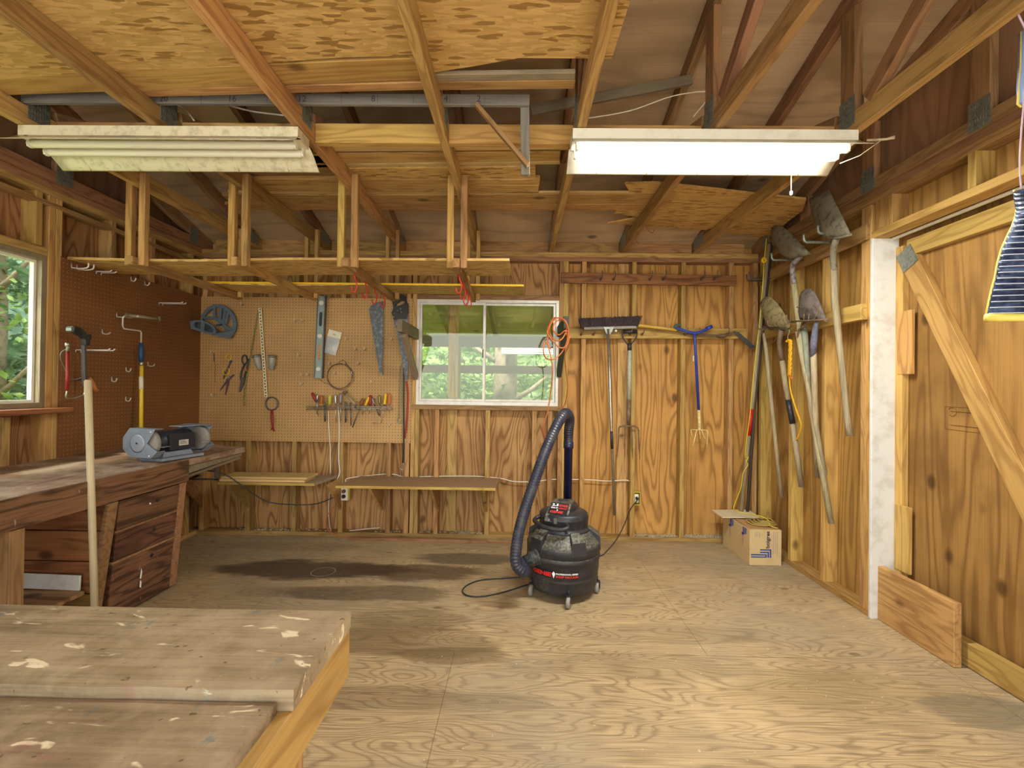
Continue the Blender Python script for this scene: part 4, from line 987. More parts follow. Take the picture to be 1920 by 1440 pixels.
for i, px in enumerate((1129, 1153, 1221, 1246, 1317, 1341)):
    p = B(px-3, 524, .02); rail_hook(p, 'dark hook on the reddish coat rail, '+ordn[i], DKSTEEL, grp='hooks on the coat rail')
for px, lb in ((1089.5, 'rusty hook on the tool rail under the left end of the broom'), (1112.5, 'rusty hook on the tool rail left of the broom handle'), (1181, 'rusty hook on the tool rail inside the fork grip'), (1203, 'rusty hook on the tool rail right of the fork'), (1284, 'rusty hook on the tool rail left of the blue stem'), (1306, 'rusty hook on the tool rail right of the blue stem'), (1360, 'rusty hook on the tool rail under the weed cutter rod')):
    p = B(px, 627, .02); rail_hook(p, lb, RUST, .07, .04, grp='hooks on the tool rail')
# ---------------------------------------------------------------- push broom
def P3(px, py, off): return B(px, py, off)
t = thing('push_broom', 'wide push broom with dark bristles hanging head up on the tool rail', 'broom', B(1140, 618, .09))
hb0, hb1 = B(1094, 616.5, .09), B(1192, 614, .09)
beam('block', hb0, hb1, .055, .022, GRAYW, t)
br = MB(); rr = random.Random(1); dx = (hb1-hb0)
for i in range(1500):
    u = rr.uniform(-.045, 1.03); w = rr.uniform(-.028, .028); p = hb0+dx*u+Vector((0, w, .008))
    e = p+Vector((rr.gauss(0, .006)+(u-.5)*.03, w*.5+rr.gauss(0, .004), .072+rr.uniform(-.008, .006)+u*.008)); s_ = .0022
    br.add([p+Vector((-s_, 0, 0)), p+Vector((s_, 0, 0)), e+Vector((s_, 0, 0)), e+Vector((-s_, 0, 0)), p+Vector((0, s_, 0)), e+Vector((0, s_, 0))], [(0, 1, 2, 3), (4, 0, 3, 5), (1, 4, 5, 2)])
br.prism([hb0+dx*-.02+Vector((0, -.018, .008)), hb0+dx*1.0+Vector((0, -.018, .008)), hb0+dx*1.005+Vector((0, -.018, .055)), hb0+dx*-.02+Vector((0, -.018, .05))], (0, .036, 0))
build('bristles', br, BRIST, t)
bk = MB().prism([B(1132, 613, .125), B(1151, 613, .125), B(1146, 626, .125), B(1137, 626, .125)], (0, .008, 0)).bar(B(1137, 624, .13), B(1131, 632, .11), .006, .006).bar(B(1146, 624, .13), B(1152, 626, .11), .006, .006)
build('bracket', bk, GALV, t); build('wing_screw', MB().lathe([(.001, 0), (.009, .003), (.009, .01), (.001, .013)], B(1154.5, 620.5, .125), (0, -1, 0), 12), WHI, t)
h0, h1 = B(1140, 617, .12), B(1152, 966, .05)
build('handle', MB().tube([h0, h0.lerp(h1, .5), h1], .0115, 12), STEEL, t); build('tape', MB().tube([h0.lerp(h1, .545), h0.lerp(h1, .64)], .0122, 12), BLACK, t)
# ---------------------------------------------------------------- garden fork
t = thing('garden_fork', 'four tined garden fork hanging by its dark grip beside the broom', 'garden fork', B(1180, 700, .06))
o_ = .075
build('grip', MB().tube([B(1168, 622, o_), B(1194, 622, o_)], .016, 12), BLACK, t)
build('yoke', MB().tube(spline([B(1168, 619, o_), B(1167.5, 631, o_), B(1173, 641, o_), B(1180, 647, o_), B(1187, 641, o_), B(1193.5, 631, o_), B(1194, 619, o_)], 5), .006, 8).tube([B(1180, 644, o_), B(1180.5, 657, o_)], .018, 12), BLACK, t)
build('shaft', MB().tube([B(1180.5, 655, o_), B(1180, 705, o_-.01), B(1179, 752, .05)], .0175, 14), plain('grey_green_shaft', srgb('#a5a794'), .6, 0, srgb('#6e7060'), 60, .5), t)
build('socket', MB().tube([B(1179, 749, .05), B(1178.5, 780, .05), B(1178, 797, .05)], [.0185, .017, .011], 14), RUST, t)
fk = MB().tube([B(1162, 800, .05), B(1170, 798.5, .05), B(1178, 799, .05), B(1190, 799, .05), B(1197, 803, .05)], .0065, 8)
build('fork_shoulder', fk, RUST, t)
for a in ([(1163, 799), (1160.5, 803), (1158.5, 840), (1157, 860)], [(1171, 799), (1172, 806), (1171.5, 840), (1172, 857)], [(1184, 799), (1185, 808), (1185.5, 840), (1186, 861)], [(1193, 800), (1197.5, 806), (1198.5, 840), (1200, 861)]):
    build('tine', MB().tube([B(x, y, .05+.02*sin((y-799)/62*3.1)) for x, y in a], [.0065, .0062, .0055, .001], 8), RUST, t)
# ---------------------------------------------------------------- blue cultivator
t = thing('hand_cultivator', 'blue twist cultivator with cream claws hanging on the tool rail', 'garden tool', B(1305, 700, .06))
o_ = .085
build('handlebar', MB().tube(spline([B(1267, 614, o_), B(1277, 618, o_), B(1290, 622, o_), B(1302, 624.5, o_), B(1317, 621, o_), B(1334, 613, o_)], 4), .012, 10), BLUE, t)
build('end_grip', MB().tube(spline([B(1277, 611, o_), B(1270, 608.5, o_), B(1265, 612, o_), B(1267, 616, o_), B(1271, 618, o_)], 4), .008, 8), plain('green_grip', srgb('#3d5a4c'), .6), t)
build('end_grip', MB().tube([B(1325, 616, o_), B(1335, 612, o_)], .015, 10), BLUE, t)
build('stem', MB().tube([B(1302, 624, o_), B(1303, 640, .08), B(1310, 769, .05)], .0115, 12), BLUE, t)
lm = MB(); lettering(lm, 'HMR', B(1301.3, 677, .0955), B(1302.2, 667, .0)-B(1301.3, 677, .0), (-1, 0, 0), height=.012, width=.045); build('logo_print', lm, WHI, t)
cs = beam('socket_bar', B(1309.8, 768, .05), B(1311.2, 806, .05), .02, .02, YELT, t, up=(0, 1, 0))
hm = MB()
for k in range(5):
    p = B(1309.8, 768, .0605).lerp(B(1311.2, 806, .0605), .12+.19*k); hm.lathe([(.003, 0), (.003, .001)], p, (0, -1, 0), 8)
build('adjusting_hole', hm, BLACK, t)
for a in ([(1311, 806), (1297, 806), (1296, 809), (1298, 820)], [(1311, 806), (1306, 808), (1302, 825), (1299, 836)], [(1311, 806), (1312, 812), (1313, 823)], [(1311, 806), (1316, 808), (1322, 825)], [(1311, 806), (1324, 807), (1327, 812), (1325, 838)]):
    n_ = len(a); build('claw', MB().tube(spline([B(x, y, .05+.045*sin(i/(n_-1)*2.6)) for i, (x, y) in enumerate(a)], 4), .0038, 7), YELT, t)
# ---------------------------------------------------------------- weed cutter lying across the hooks
t = thing('weed_cutter', 'weed cutter with pale wooden handle and serrated blade lying across the rail hooks', 'garden tool', B(1250, 618, .07))
o_ = .075
build('handle', MB().tube([B(1167, 607, o_), B(1200, 610.5, o_), B(1240, 615, o_), B(1268, 619, o_)], [.0165, .0135, .0125, .0125], 12), HANDY, t)
build('rod', MB().tube(spline([B(1266, 618, o_), B(1300, 625, o_-.02), B(1350, 629, o_-.02), B(1362, 628, o_-.02), B(1379, 621, o_-.02)], 4), .005, 8).tube(spline([B(1262, 620, o_), B(1300, 628, o_-.03), B(1345, 631, o_-.02), B(1368, 629, o_-.02), B(1380, 623, o_-.02)], 4), .0035, 8), RUST, t)
bl = [B(1378, 619.5, .06), B(1382, 619.5, .06)]; n_ = 16; a0, a1 = B(1383, 622, .06), B(1415, 650, .06); b0, b1 = B(1377, 624, .06), B(1409, 655, .06)
top = [a0.lerp(a1, i/n_)+(Vector((.004, 0, .004)) if i % 2 else Vector((0, 0, 0))) for i in range(n_+1)]; bot = [b0.lerp(b1, i/n_)-(Vector((.004, 0, .004)) if i % 2 else Vector((0, 0, 0))) for i in range(n_, -1, -1)]
build('blade', MB().prism(top+bot, (0, -.003, 0)), DKSTEEL, t)
# ---------------------------------------------------------------- window side bracket arms
def arm(px, py, lab, mat, sgn):
    w = B(px, py, 0); t = thing('bracket_arm', lab, 'bracket', w)
    near = Vector((w.x, 3.38, w.z))
    beam('arm', w, near, .038, .089, mat, t); beam('strut', Vector((w.x+.0*sgn, D+.0, w.z-.36)), Vector((w.x, 3.50, w.z-.045)), .038, .06, mat, t)
    return t
arm(781, 627, 'weathered wooden bracket arm with strut left of the back window', LUMG, 1)
arm(1049, 622, 'dark green bracket arm with strut right of the back window', plain('dark_green_board', srgb('#3f443a'), .7), -1)
# orange cord coiled on the right arm
oc = [(1033, 655), (1021, 640), (1019, 660), (1025, 672), (1040, 673), (1057, 655), (1066, 625), (1060, 602), (1045, 596), (1033, 607), (1031, 625), (1040, 637), (1052, 637), (1062, 620), (1060, 604), (1048, 600), (1039, 608), (1038, 620), (1048, 628), (1060, 620), (1068, 628), (1062, 648), (1050, 652), (1037, 640), (1026, 622), (1035, 600), (1043, 596), (1030, 612), (1027, 640), (1036, 690), (1032, 740), (1026, 775), (1018, 805), (1026, 830), (1022, 850)]
m_ = MB().tube(spline([aY(x, y, 3.36-.012*((i*7) % 5)+(.3*max(0, i-28)/7)) for i, (x, y) in enumerate(oc)], 6), .005, 7)
m_.tube(spline([aY(1060, 620, 3.33), aY(1067, 645, 3.4), aY(1059, 665, 3.5), aY(1061, 690, 3.6), aY(1064, 725, 3.7), aY(1060, 755, 3.8), aY(1050, 775, 3.85)], 5), .0045, 7)
tag(build('orange_lead', m_, ORANGE), 'orange lead coiled over the arm right of the back window', 'lead')
# ---------------------------------------------------------------- pegboard tools (back)
PO = .02
t = thing('spirit_level', 'long grey spirit level hanging upright on the tan pegboard', 'level', B(598, 630, PO))
q = [B(595.5, 555, PO+.025), B(611, 555, PO+.025), B(604.5, 709, PO+.025), B(588.5, 709, PO+.025)]
lv = (q[3]-q[0]).normalized()
def lq(u, v): return q[0].lerp(q[1], u).lerp(q[3].lerp(q[2], u), v)
build('body', MB().prism([lq(.1, 0), lq(.9, 0), lq(.9, 1), lq(.1, 1)], (0, .018, 0)), plain('level_body', srgb('#8f9b9b'), .45, .3, srgb('#5d7a6c'), 30, .45), t, bev=.001)
for u in (0, .88): build('edge_rail', MB().prism([lq(u, 0)+Vector((0, -.004, 0)), lq(u+.12, 0)+Vector((0, -.004, 0)), lq(u+.12, 1)+Vector((0, -.004, 0)), lq(u, 1)+Vector((0, -.004, 0))], (0, .026, 0)), DKSTEEL, t)
for v in (.085, .485, .89): 
    c = lq(.5, v)+Vector((0, -.001, 0)); o = build('vial', MB().lathe([(.013, -.002), (.020, -.002), (.021, .006), (.013, .006)], c, (0, -1, 0), 20), plain('vial_ring', srgb('#d5d6cf'), .3), t) if v == .085 else build('vial', MB().lathe([(.013, -.002), (.020, -.002), (.021, .006), (.013, .006)], c, (0, -1, 0), 20), MATS['vial_ring'], t)
    build('vial_glass', MB().lathe([(.0128, -.001), (.0128, .002)], c, (0, -1, 0), 16), BLACK, o)
for v0, v1 in ((.19, .375), (.59, .78)):
    cc_ = [lq(.32, v0+.02), lq(.5, v0), lq(.68, v0+.02), lq(.68, v1-.02), lq(.5, v1), lq(.32, v1-.02)]
    build('hand_slot', MB().prism([p+Vector((0, -.0015, 0)) for p in cc_], (0, .001, 0)), PEGB if v0 > .5 else BLACK, t)
# bag of hardware
t = thing('hardware_bag', 'small bag of screws with a paper header hanging right of the level', 'bag', B(626, 640, PO))
build('header_card', MB().prism([B(617, 617, PO), B(641, 624, PO), B(638, 636, PO), B(613.5, 631, PO)], (0, .003, 0)), PAPER, t)
m_ = MB(); n_ = 8; vs = []
for i in range(n_+1):
    for j in range(n_+1):
        u, v = i/n_, j/n_; p = B(614, 630, PO).lerp(B(638, 636, PO), u).lerp(B(607, 661, PO).lerp(B(629, 667, PO), u), v); p.y -= .018*sin(pi*u)*sin(pi*min(1, v*.9+.05))*(.4+v)+.002*mnoise.noise(p*90); vs.append(p)
m_.add(vs, [(i*(n_+1)+j, (i+1)*(n_+1)+j, (i+1)*(n_+1)+j+1, i*(n_+1)+j+1) for i in range(n_) for j in range(n_)])
o = build('clear_bag', m_, BAG, t, solid=.001)
lm = MB(); lettering(lm, '100', B(624, 628, PO+.0012), (1, 0, -.28), (.28, 0, 1), height=.012); build('print', lm, INKD, t)
lm = MB()
rr = random.Random(8)
for i in range(14):
    p = B(607+rr.uniform(4, 20), 645+rr.uniform(2, 16), PO+.006); d_ = Vector((rr.gauss(0, 1), .2, rr.gauss(0, 1))).normalized()*.014; lm.tube([p-d_, p+d_], .0018, 5)
sc_ = build('screws', lm, STEEL, t); sc_['kind'] = 'stuff'
# wire coil
m_ = MB(); rr = random.Random(4)
for k in range(4):
    c = B(638+rr.uniform(-1, 1), 706+rr.uniform(-1.5, 1.5), PO); r = .108+rr.uniform(-.006, .006)
    m_.tube([c+Vector((r*cos(a)*(1+.02*sin(3*a+k)), -.004*k+.003*sin(a*2), r*.98*sin(a))) for a in [2*pi*i/40 for i in range(40)]], .0018, 5, closed=True)
m_.tube(spline([B(633, 680, PO), B(645, 676, PO), B(655, 690, PO), B(662, 700, PO)], 4), .0018, 5).tube(spline([B(618, 722, PO), B(605, 716, PO), B(600, 712, PO)], 4), .0015, 5)
tag(build('wire_coil', m_, RUST), 'coil of rusty wire hanging under the hardware bag', 'wire')
def pg(pts, off): return [B(540+x/6.4, 540+y/6.4, off) for x, y in pts]
tag(build('saw_blade', MB().prism(pg([(1010, 195), (1060, 175), (1145, 155), (1142, 600), (1130, 1005), (1138, 1045), (1118, 1050), (1098, 1000), (1060, 800), (1020, 560), (983, 320), (973, 250)], PO+.012), (0, .0015, 0)), SAWD), 'dull saw blade without a handle hanging on the tan pegboard', 'saw')
t = thing('hand_saw', 'hand saw with a black handle hanging beside the back window', 'saw', B(757, 640, PO))
build('blade', MB().prism(pg([(1290, 330), (1440, 260), (1440, 1000), (1428, 1125), (1405, 1115), (1372, 870), (1320, 600), (1268, 380)], PO+.012), (0, .0015, 0)), SAWD, t)
ho = pg([(1245, 150), (1290, 160), (1340, 135), (1330, 90), (1365, 75), (1415, 100), (1425, 170), (1440, 190), (1440, 290), (1420, 370), (1330, 370), (1270, 385), (1240, 300), (1262, 240)], PO+.02)
hi_ = pg([(1290, 205), (1300, 190), (1330, 172), (1350, 158), (1365, 152), (1385, 155), (1398, 165), (1400, 175), (1385, 190), (1360, 200), (1335, 210), (1310, 218), (1290, 222), (1285, 215)], PO+.02)
build('handle', MB().ring(ho, hi_, (0, .022, 0)), BLACK, t, bev=.0015)
for x, y in ((1313, 272), (1352, 248), (1360, 290), (1278, 305), (1268, 345)): build('rivet', MB().lathe([(.001, .004), (.005, .003), (.0055, -.002)], pg([(x, y)], PO+.021)[0], (0, -1, 0), 12), STEEL, t)
# straps and chain by the window
tag(build('green_strap', MB().tube(spline([B(757, 678, PO), B(751, 690, PO), B(750, 740, PO), B(749, 785, PO)], 5), .009, 6, flat=.35).tube(spline([B(748, 780, PO), B(745, 790, PO), B(749, 795, PO), B(752, 788, PO)], 4), .003, 6), STRAP), 'faded green strap with a wire hook left of the window', 'strap')
tag(build('black_strap', MB().tube(spline([B(757, 690, PO+.006), B(757, 760, PO+.006), B(757, 830, PO+.004), B(755, 868, PO)], 5), .0065, 6), BLACK).__class__ and bpy.data.objects['black_strap'], 'long black elastic strap hanging past the bottom of the tan pegboard', 'strap')
tag(build('red_strap', MB().tube(spline([B(762, 715, PO), B(765, 740, PO), B(763, 790, PO), B(759, 822, PO)], 5), .008, 6, flat=.4), REDS), 'faded red strap hanging under the hand saw', 'strap')
tag(build('metal_hook', MB().tube(spline([B(755, 866, .01), B(758, 874, .01), B(755, 882, .01), B(751, 878, .01)], 4), .0025, 6), STEEL), 'small bent metal hook at the end of the black strap', 'hook')
# slate plastic holder in the corner
def pk(pts, off): return [B(350+x/6.4, 540+y/6.4, off) for x, y in pts]
t = thing('slate_tool_holder', 'slate blue plastic tool holder in the corner of the pegboards', 'holder', B(405, 600, PO))
ov = [(170, 330), (215, 270), (270, 220), (330, 195), (400, 195), (470, 220), (530, 270), (575, 340), (595, 420), (585, 500), (530, 600), (470, 520), (420, 440), (330, 380), (250, 370), (190, 380)]
iv = [(215, 340), (240, 300), (285, 262), (330, 232), (395, 235), (450, 255), (500, 300), (535, 360), (552, 420), (548, 455), (520, 480), (470, 440), (420, 385), (340, 345), (260, 340), (225, 350)]
build('back_plate', MB().ring(pk(ov, .05), pk(iv, .05), (0, .018, 0)), GREYD, t, bev=.001)
for a, b_ in (((335, 215), (335, 350)), ((415, 225), (400, 395)), ((470, 240), (440, 420)), ((500, 290), (470, 430))): build('rib', MB().bar(pk([a], .045)[0], pk([b_], .045)[0], .022, .012, up=(0, 1, 0)), GREYD, t)
ob = [(40, 400), (100, 385), (180, 388), (250, 410), (320, 450), (355, 510), (340, 545), (300, 560), (230, 540), (160, 520), (90, 500), (45, 485)]
ib = [(90, 420), (110, 408), (175, 408), (240, 430), (290, 460), (325, 505), (320, 530), (290, 535), (240, 520), (180, 500), (130, 482), (95, 468)]
build('front_basket', MB().ring(pk(ob, .17), pk(ib, .17), (0, .015, 0)), GREYD, t, bev=.001)
build('divider', MB().bar(pk([(200, 400)], .165)[0], pk([(190, 530)], .165)[0], .03, .012, up=(0, 1, 0)), GREYD, t)
sh_ = MB(); a_ = pk([(45, 485), (160, 520), (300, 560), (345, 540)], .165); b_ = pk([(200, 380), (330, 470), (520, 610), (590, 500)], .055)
vs = a_+b_; sh_.add(vs, [(i, i+1, i+5, i+4) for i in range(3)]); build('tray', sh_, GREYD, t, solid=.004)
sh_ = MB(); vs = pk([(180, 388), (320, 450)], .165)+pk([(190, 375), (420, 440)], .055); sh_.add(vs, [(0, 1, 3, 2)]); build('tray_rim', MB().tube([vs[0], vs[2]], .008, 6).tube([vs[1], vs[3]], .008, 6), GREYD, t)
# small things on hooks
tag(build('wire_piece', MB().tube([pk([(325, 780)], .015)[0], pk([(330, 880)], .015)[0]], .004, 6).tube(spline(pk([(330, 880), (345, 920), (338, 1000), (342, 1130)], .015), 4), .001, 4), RUST), 'thin wire brush and string left of the yellow snips', 'wire')
def loop_tool(name, label, cat, loops, blades, lm_, bm_, grp=None):
    t = thing(name, label, cat, loops[0][0], grp)
    for c, r, s_ in loops: build('grip', MB().tube([c+Vector((r*cos(a), .004*sin(a), s_*sin(a))) for a in [2*pi*i/20 for i in range(20)]], .004, 7, closed=True), lm_, t)
    for poly in blades: build('blade', MB().prism(poly, (0, .004, 0)), bm_, t)
    return t
c1 = pk([(507, 830)], .02)[0]; c2 = pk([(478, 1003)], .02)[0]
loop_tool('yellow_snips', 'snips with yellow loop grips on the tan pegboard', 'snips', [(c1, .023, .023), (c2, .028, .028)], [pk([(520, 870), (545, 870), (500, 960), (480, 1010), (470, 1000)], .02), pk([(455, 1000), (475, 1010), (445, 1090), (438, 1085)], .02)], YEL, DKSTEEL)
loop_tool('purple_shears', 'small shears with crossed purple handles under the yellow snips', 'shears', [(pk([(505, 1075)], .02)[0], .008, .008)], [pk([(560, 1035), (572, 1048), (500, 1110), (405, 1228), (398, 1222), (485, 1090)], .02), pk([(490, 1080), (515, 1085), (490, 1200), (466, 1285), (458, 1280), (475, 1180)], .024)], STEEL, plain('purple_grip', srgb('#5a4154'), .5))
t = thing('tin_snips', 'black tin snips with an orange spot on the tan pegboard', 'snips', pk([(680, 900)], .02)[0])
build('grip', MB().tube(spline(pk([(690, 805), (715, 820), (722, 880), (700, 920), (672, 900), (665, 840), (690, 805)], .022), 4), .0055, 7), BLACK, t)
build('handle', MB().tube(spline(pk([(740, 850), (735, 920), (700, 1030), (690, 1090)], .02), 4), .0075, 8).tube(spline(pk([(705, 905), (665, 980), (650, 1060), (655, 1110)], .02), 4), .0075, 8), BLACK, t)
build('jaw', MB().prism(pk([(650, 1080), (700, 1075), (690, 1130), (650, 1235), (625, 1250), (640, 1160)], .024), (0, .006, 0)), DKSTEEL, t)
build('orange_mark', MB().box(*[(lambda a, b_: ((min(a.x, b_.x), a.y-.004, min(a.z, b_.z)), (max(a.x, b_.x), a.y, max(a.z, b_.z))))(pk([(698, 965)], .028)[0], pk([(722, 998)], .028)[0])][0]), ORANGE, t)
gs = MB(); q_ = spline(pk([(868, 260), (838, 380), (800, 620), (765, 820), (735, 980), (700, 1210), (690, 1410)], .016), 5)
for i, p in enumerate(q_[:-1]): gs.tube([p, q_[i+1]], .0065+.0012*(i % 2), 6, flat=.4)
tag(build('braided_cord', gs, plain('olive_braid', srgb('#958a52'), .8, 0, srgb('#5f5a34'), 120, .7)), 'olive braided cord hanging beside the perforated strap', 'cord')
t = thing('perforated_strap', 'long pale perforated metal strap with triangular holes', 'strap', pk([(910, 800)], .02)[0])
s0, s1 = pk([(880, 240)], .022)[0], pk([(953, 1310)], .022)[0]
build('strap', MB().bar(s0, s1, .003, .027, up=(1, 0, 0)), plain('pale_metal_strap', srgb('#dcd3ae'), .4), t)
hm = MB(); dv_ = (s1-s0); un = dv_.normalized(); sd = Vector((un.z, 0, -un.x))
for i in range(30):
    c = s0+dv_*((i+.5)/30)+Vector((0, -.0018, 0)); f_ = 1 if i % 2 else -1
    hm.prism([c+un*.010+sd*.006*f_, c-un*.010+sd*.006*f_, c-sd*.007*f_], (0, -.0006, 0))
build('holes', hm, BLACK, t)
for pts, lb in (([(800, 810), (870, 800), (885, 830), (900, 980), (855, 980), (790, 850)], 'grey pipe clamp sleeve left of the perforated strap'), ([(985, 800), (1070, 795), (1080, 930), (1045, 985), (990, 985), (980, 850)], 'grey pipe clamp sleeve right of the perforated strap')):
    c = pk([((pts[0][0]+pts[3][0])/2, 880)], .035)[0]; tp = pk([((pts[0][0]+pts[1][0])/2, 805)], .035)[0]; bt = pk([((pts[3][0]+pts[4][0])/2, 980)], .035)[0]
    o = thing('metal_sleeve', lb, 'sleeve', c, 'grey sleeves')
    build('sleeve', MB().lathe([(.027, 0), (.030, .006), (.028, (bt-tp).length*.7), (.021, (bt-tp).length*.75), (.021, (bt-tp).length)], tp, bt-tp, 20), plain('grey_sleeve', srgb('#a3a39a'), .5, .2), o) if 'grey_sleeve' not in MATS else build('sleeve', MB().lathe([(.027, 0), (.030, .006), (.028, (bt-tp).length*.7), (.021, (bt-tp).length*.75), (.021, (bt-tp).length)], tp, bt-tp, 20), MATS['grey_sleeve'], o)
    build('collar', MB().lathe([(.033, 0), (.033, .02)], tp+(bt-tp)*.02, bt-tp, 20), GALV, o)
t = thing('filter_wrench', 'oil filter wrench with a round band and reddish handles', 'wrench', pk([(1028, 1390)], .02)[0])
c = B(509.5, 757, .022)
build('band', MB().tube([c+Vector((.052*cos(a), .0, .054*sin(a))) for a in [2*pi*i/28 for i in range(28)]], .006, 6, closed=True), DKSTEEL, t)
build('handle', MB().tube([B(509, 768, .022), B(508, 782, .022), B(510, 796, .022), B(514, 809, .022)], .0055, 7), REDD, t); build('handle', MB().tube([B(510, 768, .026), B(512, 782, .026), B(512, 798, .026), B(509, 806, .026)], .0055, 7), REDD, t)
# ---------------------------------------------------------------- screwdriver rack and its tools
def ps(x, y, off=.05): return B(560+x/6.4, 700+y/6.4, off)
rk2 = MB().tube([ps(90, 395), ps(1115, 405)], .0025, 6).tube([ps(90, 430, .02), ps(1115, 440, .02)], .0025, 6).tube([ps(90, 412, .065), ps(1115, 424, .065)], .0025, 6)
for i in range(18):
    x = 100+i*60; rk2.tube(spline([ps(x, 430, .006), ps(x, 440, .03), ps(x+5, 415, .065), ps(x+10, 395, .06)], 3), .002, 5)
tag(build('tool_rack', rk2, STEEL), 'wire tool rack along the lower part of the tan pegboard', 'rack')
def driver(label, a, b_, c, rh, mat, rs=.003, mat2=STEEL, name='screwdriver', cat='screwdriver', tip=None, off=.045):
    a, b_, c = ps(*a, off), ps(*b_, off), ps(*c, off)
    t = thing(name, label, cat, b_, 'hand tools in the wire rack'); d_ = (b_-a); L_ = d_.length
    build('handle', MB().lathe([(rh*.55, 0), (rh*.95, L_*.08), (rh, L_*.3), (rh*.85, L_*.7), (rh*.95, L_*.85), (rh*.5, L_)], a, d_, 14), mat, t)
    build('shank', MB().tube([b_-d_*.1, c], rs, 8), mat2, t)
    if tip: build('ferrule', MB().lathe([(rh*.75, 0), (rh*.75, L_*.16)], a+d_*.84, d_, 14), tip, t)
    return t
driver('screwdriver with a black and red handle at the left end of the rack', (160, 235), (210, 340), (235, 510), .013, REDD, tip=BLACK)
driver('chrome spoon shaped wrench second in the rack', (225, 260), (222, 320), (222, 490), .008, STEEL, .0045, name='wrench', cat='wrench')
driver('screwdriver with a brown orange handle near the left end', (280, 265), (270, 375), (262, 400), .015, plain('amber_handle', srgb('#a05a22'), .3), tip=YEL)
driver('steel tube wrench with a dark shank', (312, 350), (312, 390), (316, 580), .008, DKSTEEL, .0075, DKSTEEL, name='tube_wrench', cat='wrench')
driver('screwdriver with a yellow green handle', (375, 262), (370, 380), (368, 440), .015, plain('lime_handle', srgb('#b5b03a'), .35))
driver('socket driver with a shiny steel handle', (440, 255), (445, 375), (448, 590), .011, STEEL)
driver('socket driver with a grey and pink handle', (505, 240), (503, 370), (503, 575), .015, plain('mauve_handle', srgb('#8c7b80'), .4, .3), .003)
driver('steel shank tool left of the hammer', (560, 340), (562, 400), (565, 590), .007, DKSTEEL, .0065, DKSTEEL, name='punch', cat='punch')
driver('thin steel punch under the hammer', (620, 350), (622, 400), (628, 625), .008, DKSTEEL, .0045, DKSTEEL, name='punch', cat='punch')
t = thing('small_hammer', 'small hammer with a worn wooden handle leaning in the rack', 'hammer', ps(600, 300, .06), 'hand tools in the wire rack')
build('head', MB().tube([ps(535, 228, .06), ps(580, 222, .06)], .011, 12).tube([ps(555, 228, .06), ps(553, 262, .06)], .008, 8), RUST, t); build('handle', MB().tube([ps(565, 265, .06), ps(620, 310, .06), ps(680, 375, .06)], [.009, .011, .012], 10), plain('worn_handle', srgb('#a08d74'), .7), t); build('end_cap', MB().tube([ps(672, 365, .06), ps(685, 430, .05)], .008, 8), DKSTEEL, t)
driver('long dark pry bar slanting down to the left', (775, 300), (745, 385), (645, 650), .013, plain('rust_brown_handle', srgb('#8a4f22'), .5), .0045, DKSTEEL, name='pry_bar', cat='pry bar')
driver('screwdriver with a bright yellow handle leaning right', (845, 280), (800, 385), (760, 500), .013, YEL, tip=YEL)
driver('screwdriver with a red handle in the right half of the rack', (865, 262), (858, 390), (848, 480), .013, REDD)
driver('grey scriber leaning across to the right', (880, 300), (905, 370), (965, 505), .006, GREYP, .004, DKSTEEL, name='scriber', cat='scriber')
driver('brass barrelled tool right of the scriber', (968, 262), (972, 370), (975, 520), .012, plain('brass', srgb('#8d7a52'), .4, .5), .003, DKSTEEL, name='nut_driver', cat='nut driver')
driver('yellow and blue handled screwdriver with a long thin shank', (1045, 240), (1030, 385), (990, 600), .012, YEL, .0025, tip=BLUE)
driver('orange handled screwdriver at the right end of the rack', (1085, 245), (1088, 380), (1092, 480), .013, ORANGE)
tag(build('wire_wand', MB().tube([ps(875, 597, .03), ps(940, 590, .03), ps(995, 603, .03)], .0018, 5).tube([ps(900, 610, .03), ps(960, 590, .03)], .0015, 5), STEEL), 'thin bent wire under the right half of the rack', 'wire')
# free pegboard hooks (tan board)
def phook(p, ax_, label, L_=.045, rise=.018, grp='empty hooks on the tan pegboard', r=.0028, drop=.012):
    up = Vector((0, 0, 1)); m_ = MB()
    m_.tube([p-ax_*.002+up*drop, p+ax_*.003]+spline([p+ax_*.005, p+ax_*L_*.5-up*.006, p+ax_*L_-up*.002, p+ax_*(L_+.003)+up*rise], 4), r, 6)
    return tag(build('peg_hook', m_, ZINC), label, 'hook', grp)
FY = Vector((0, -1, 0))
for x, y, lb in ((402, 662, 'small hook at the far left of the tan pegboard above the wire piece'), (403, 742, 'small empty hook low at the far left of the tan pegboard'), (457, 572, 'tiny hook high on the tan pegboard under the first rack bar'), (556, 603, 'left of two small hooks just left of the level'), (570, 603, 'right of two small hooks just left of the level'),
      (563, 667, 'single small hook left of the middle of the level'), (569, 704, 'left of two dark hooks beside the foot of the level'), (580, 704, 'right of two dark hooks beside the foot of the level'), (568, 721, 'dark hook below the foot of the level'), (652, 637, 'small hook right of the hardware bag'),
      (669, 656, 'left of two hooks left of the saw blade'), (686, 656, 'right of two hooks left of the saw blade'), (736, 638, 'hook between the saw blade and the hand saw'), (620, 683, 'small hook above the wire coil on its left'), (648, 683, 'small hook above the wire coil on its right'),
      (674, 683, 'lone small hook left of the saw tip'), (630, 701, 'left hook inside the wire coil'), (663, 701, 'right hook at the edge of the wire coil'), (733, 797, 'small hook at the lower right of the tan pegboard')):
    phook(B(x, y, .006), FY, lb)
tag(build('push_pin', MB().lathe([(.002, 0), (.006, .004), (.008, .012), (.001, .014)], B(696, 715, .006), (0, -1, 0), 10), IVORY), 'white push pin on the tan pegboard above the rack', 'pin')
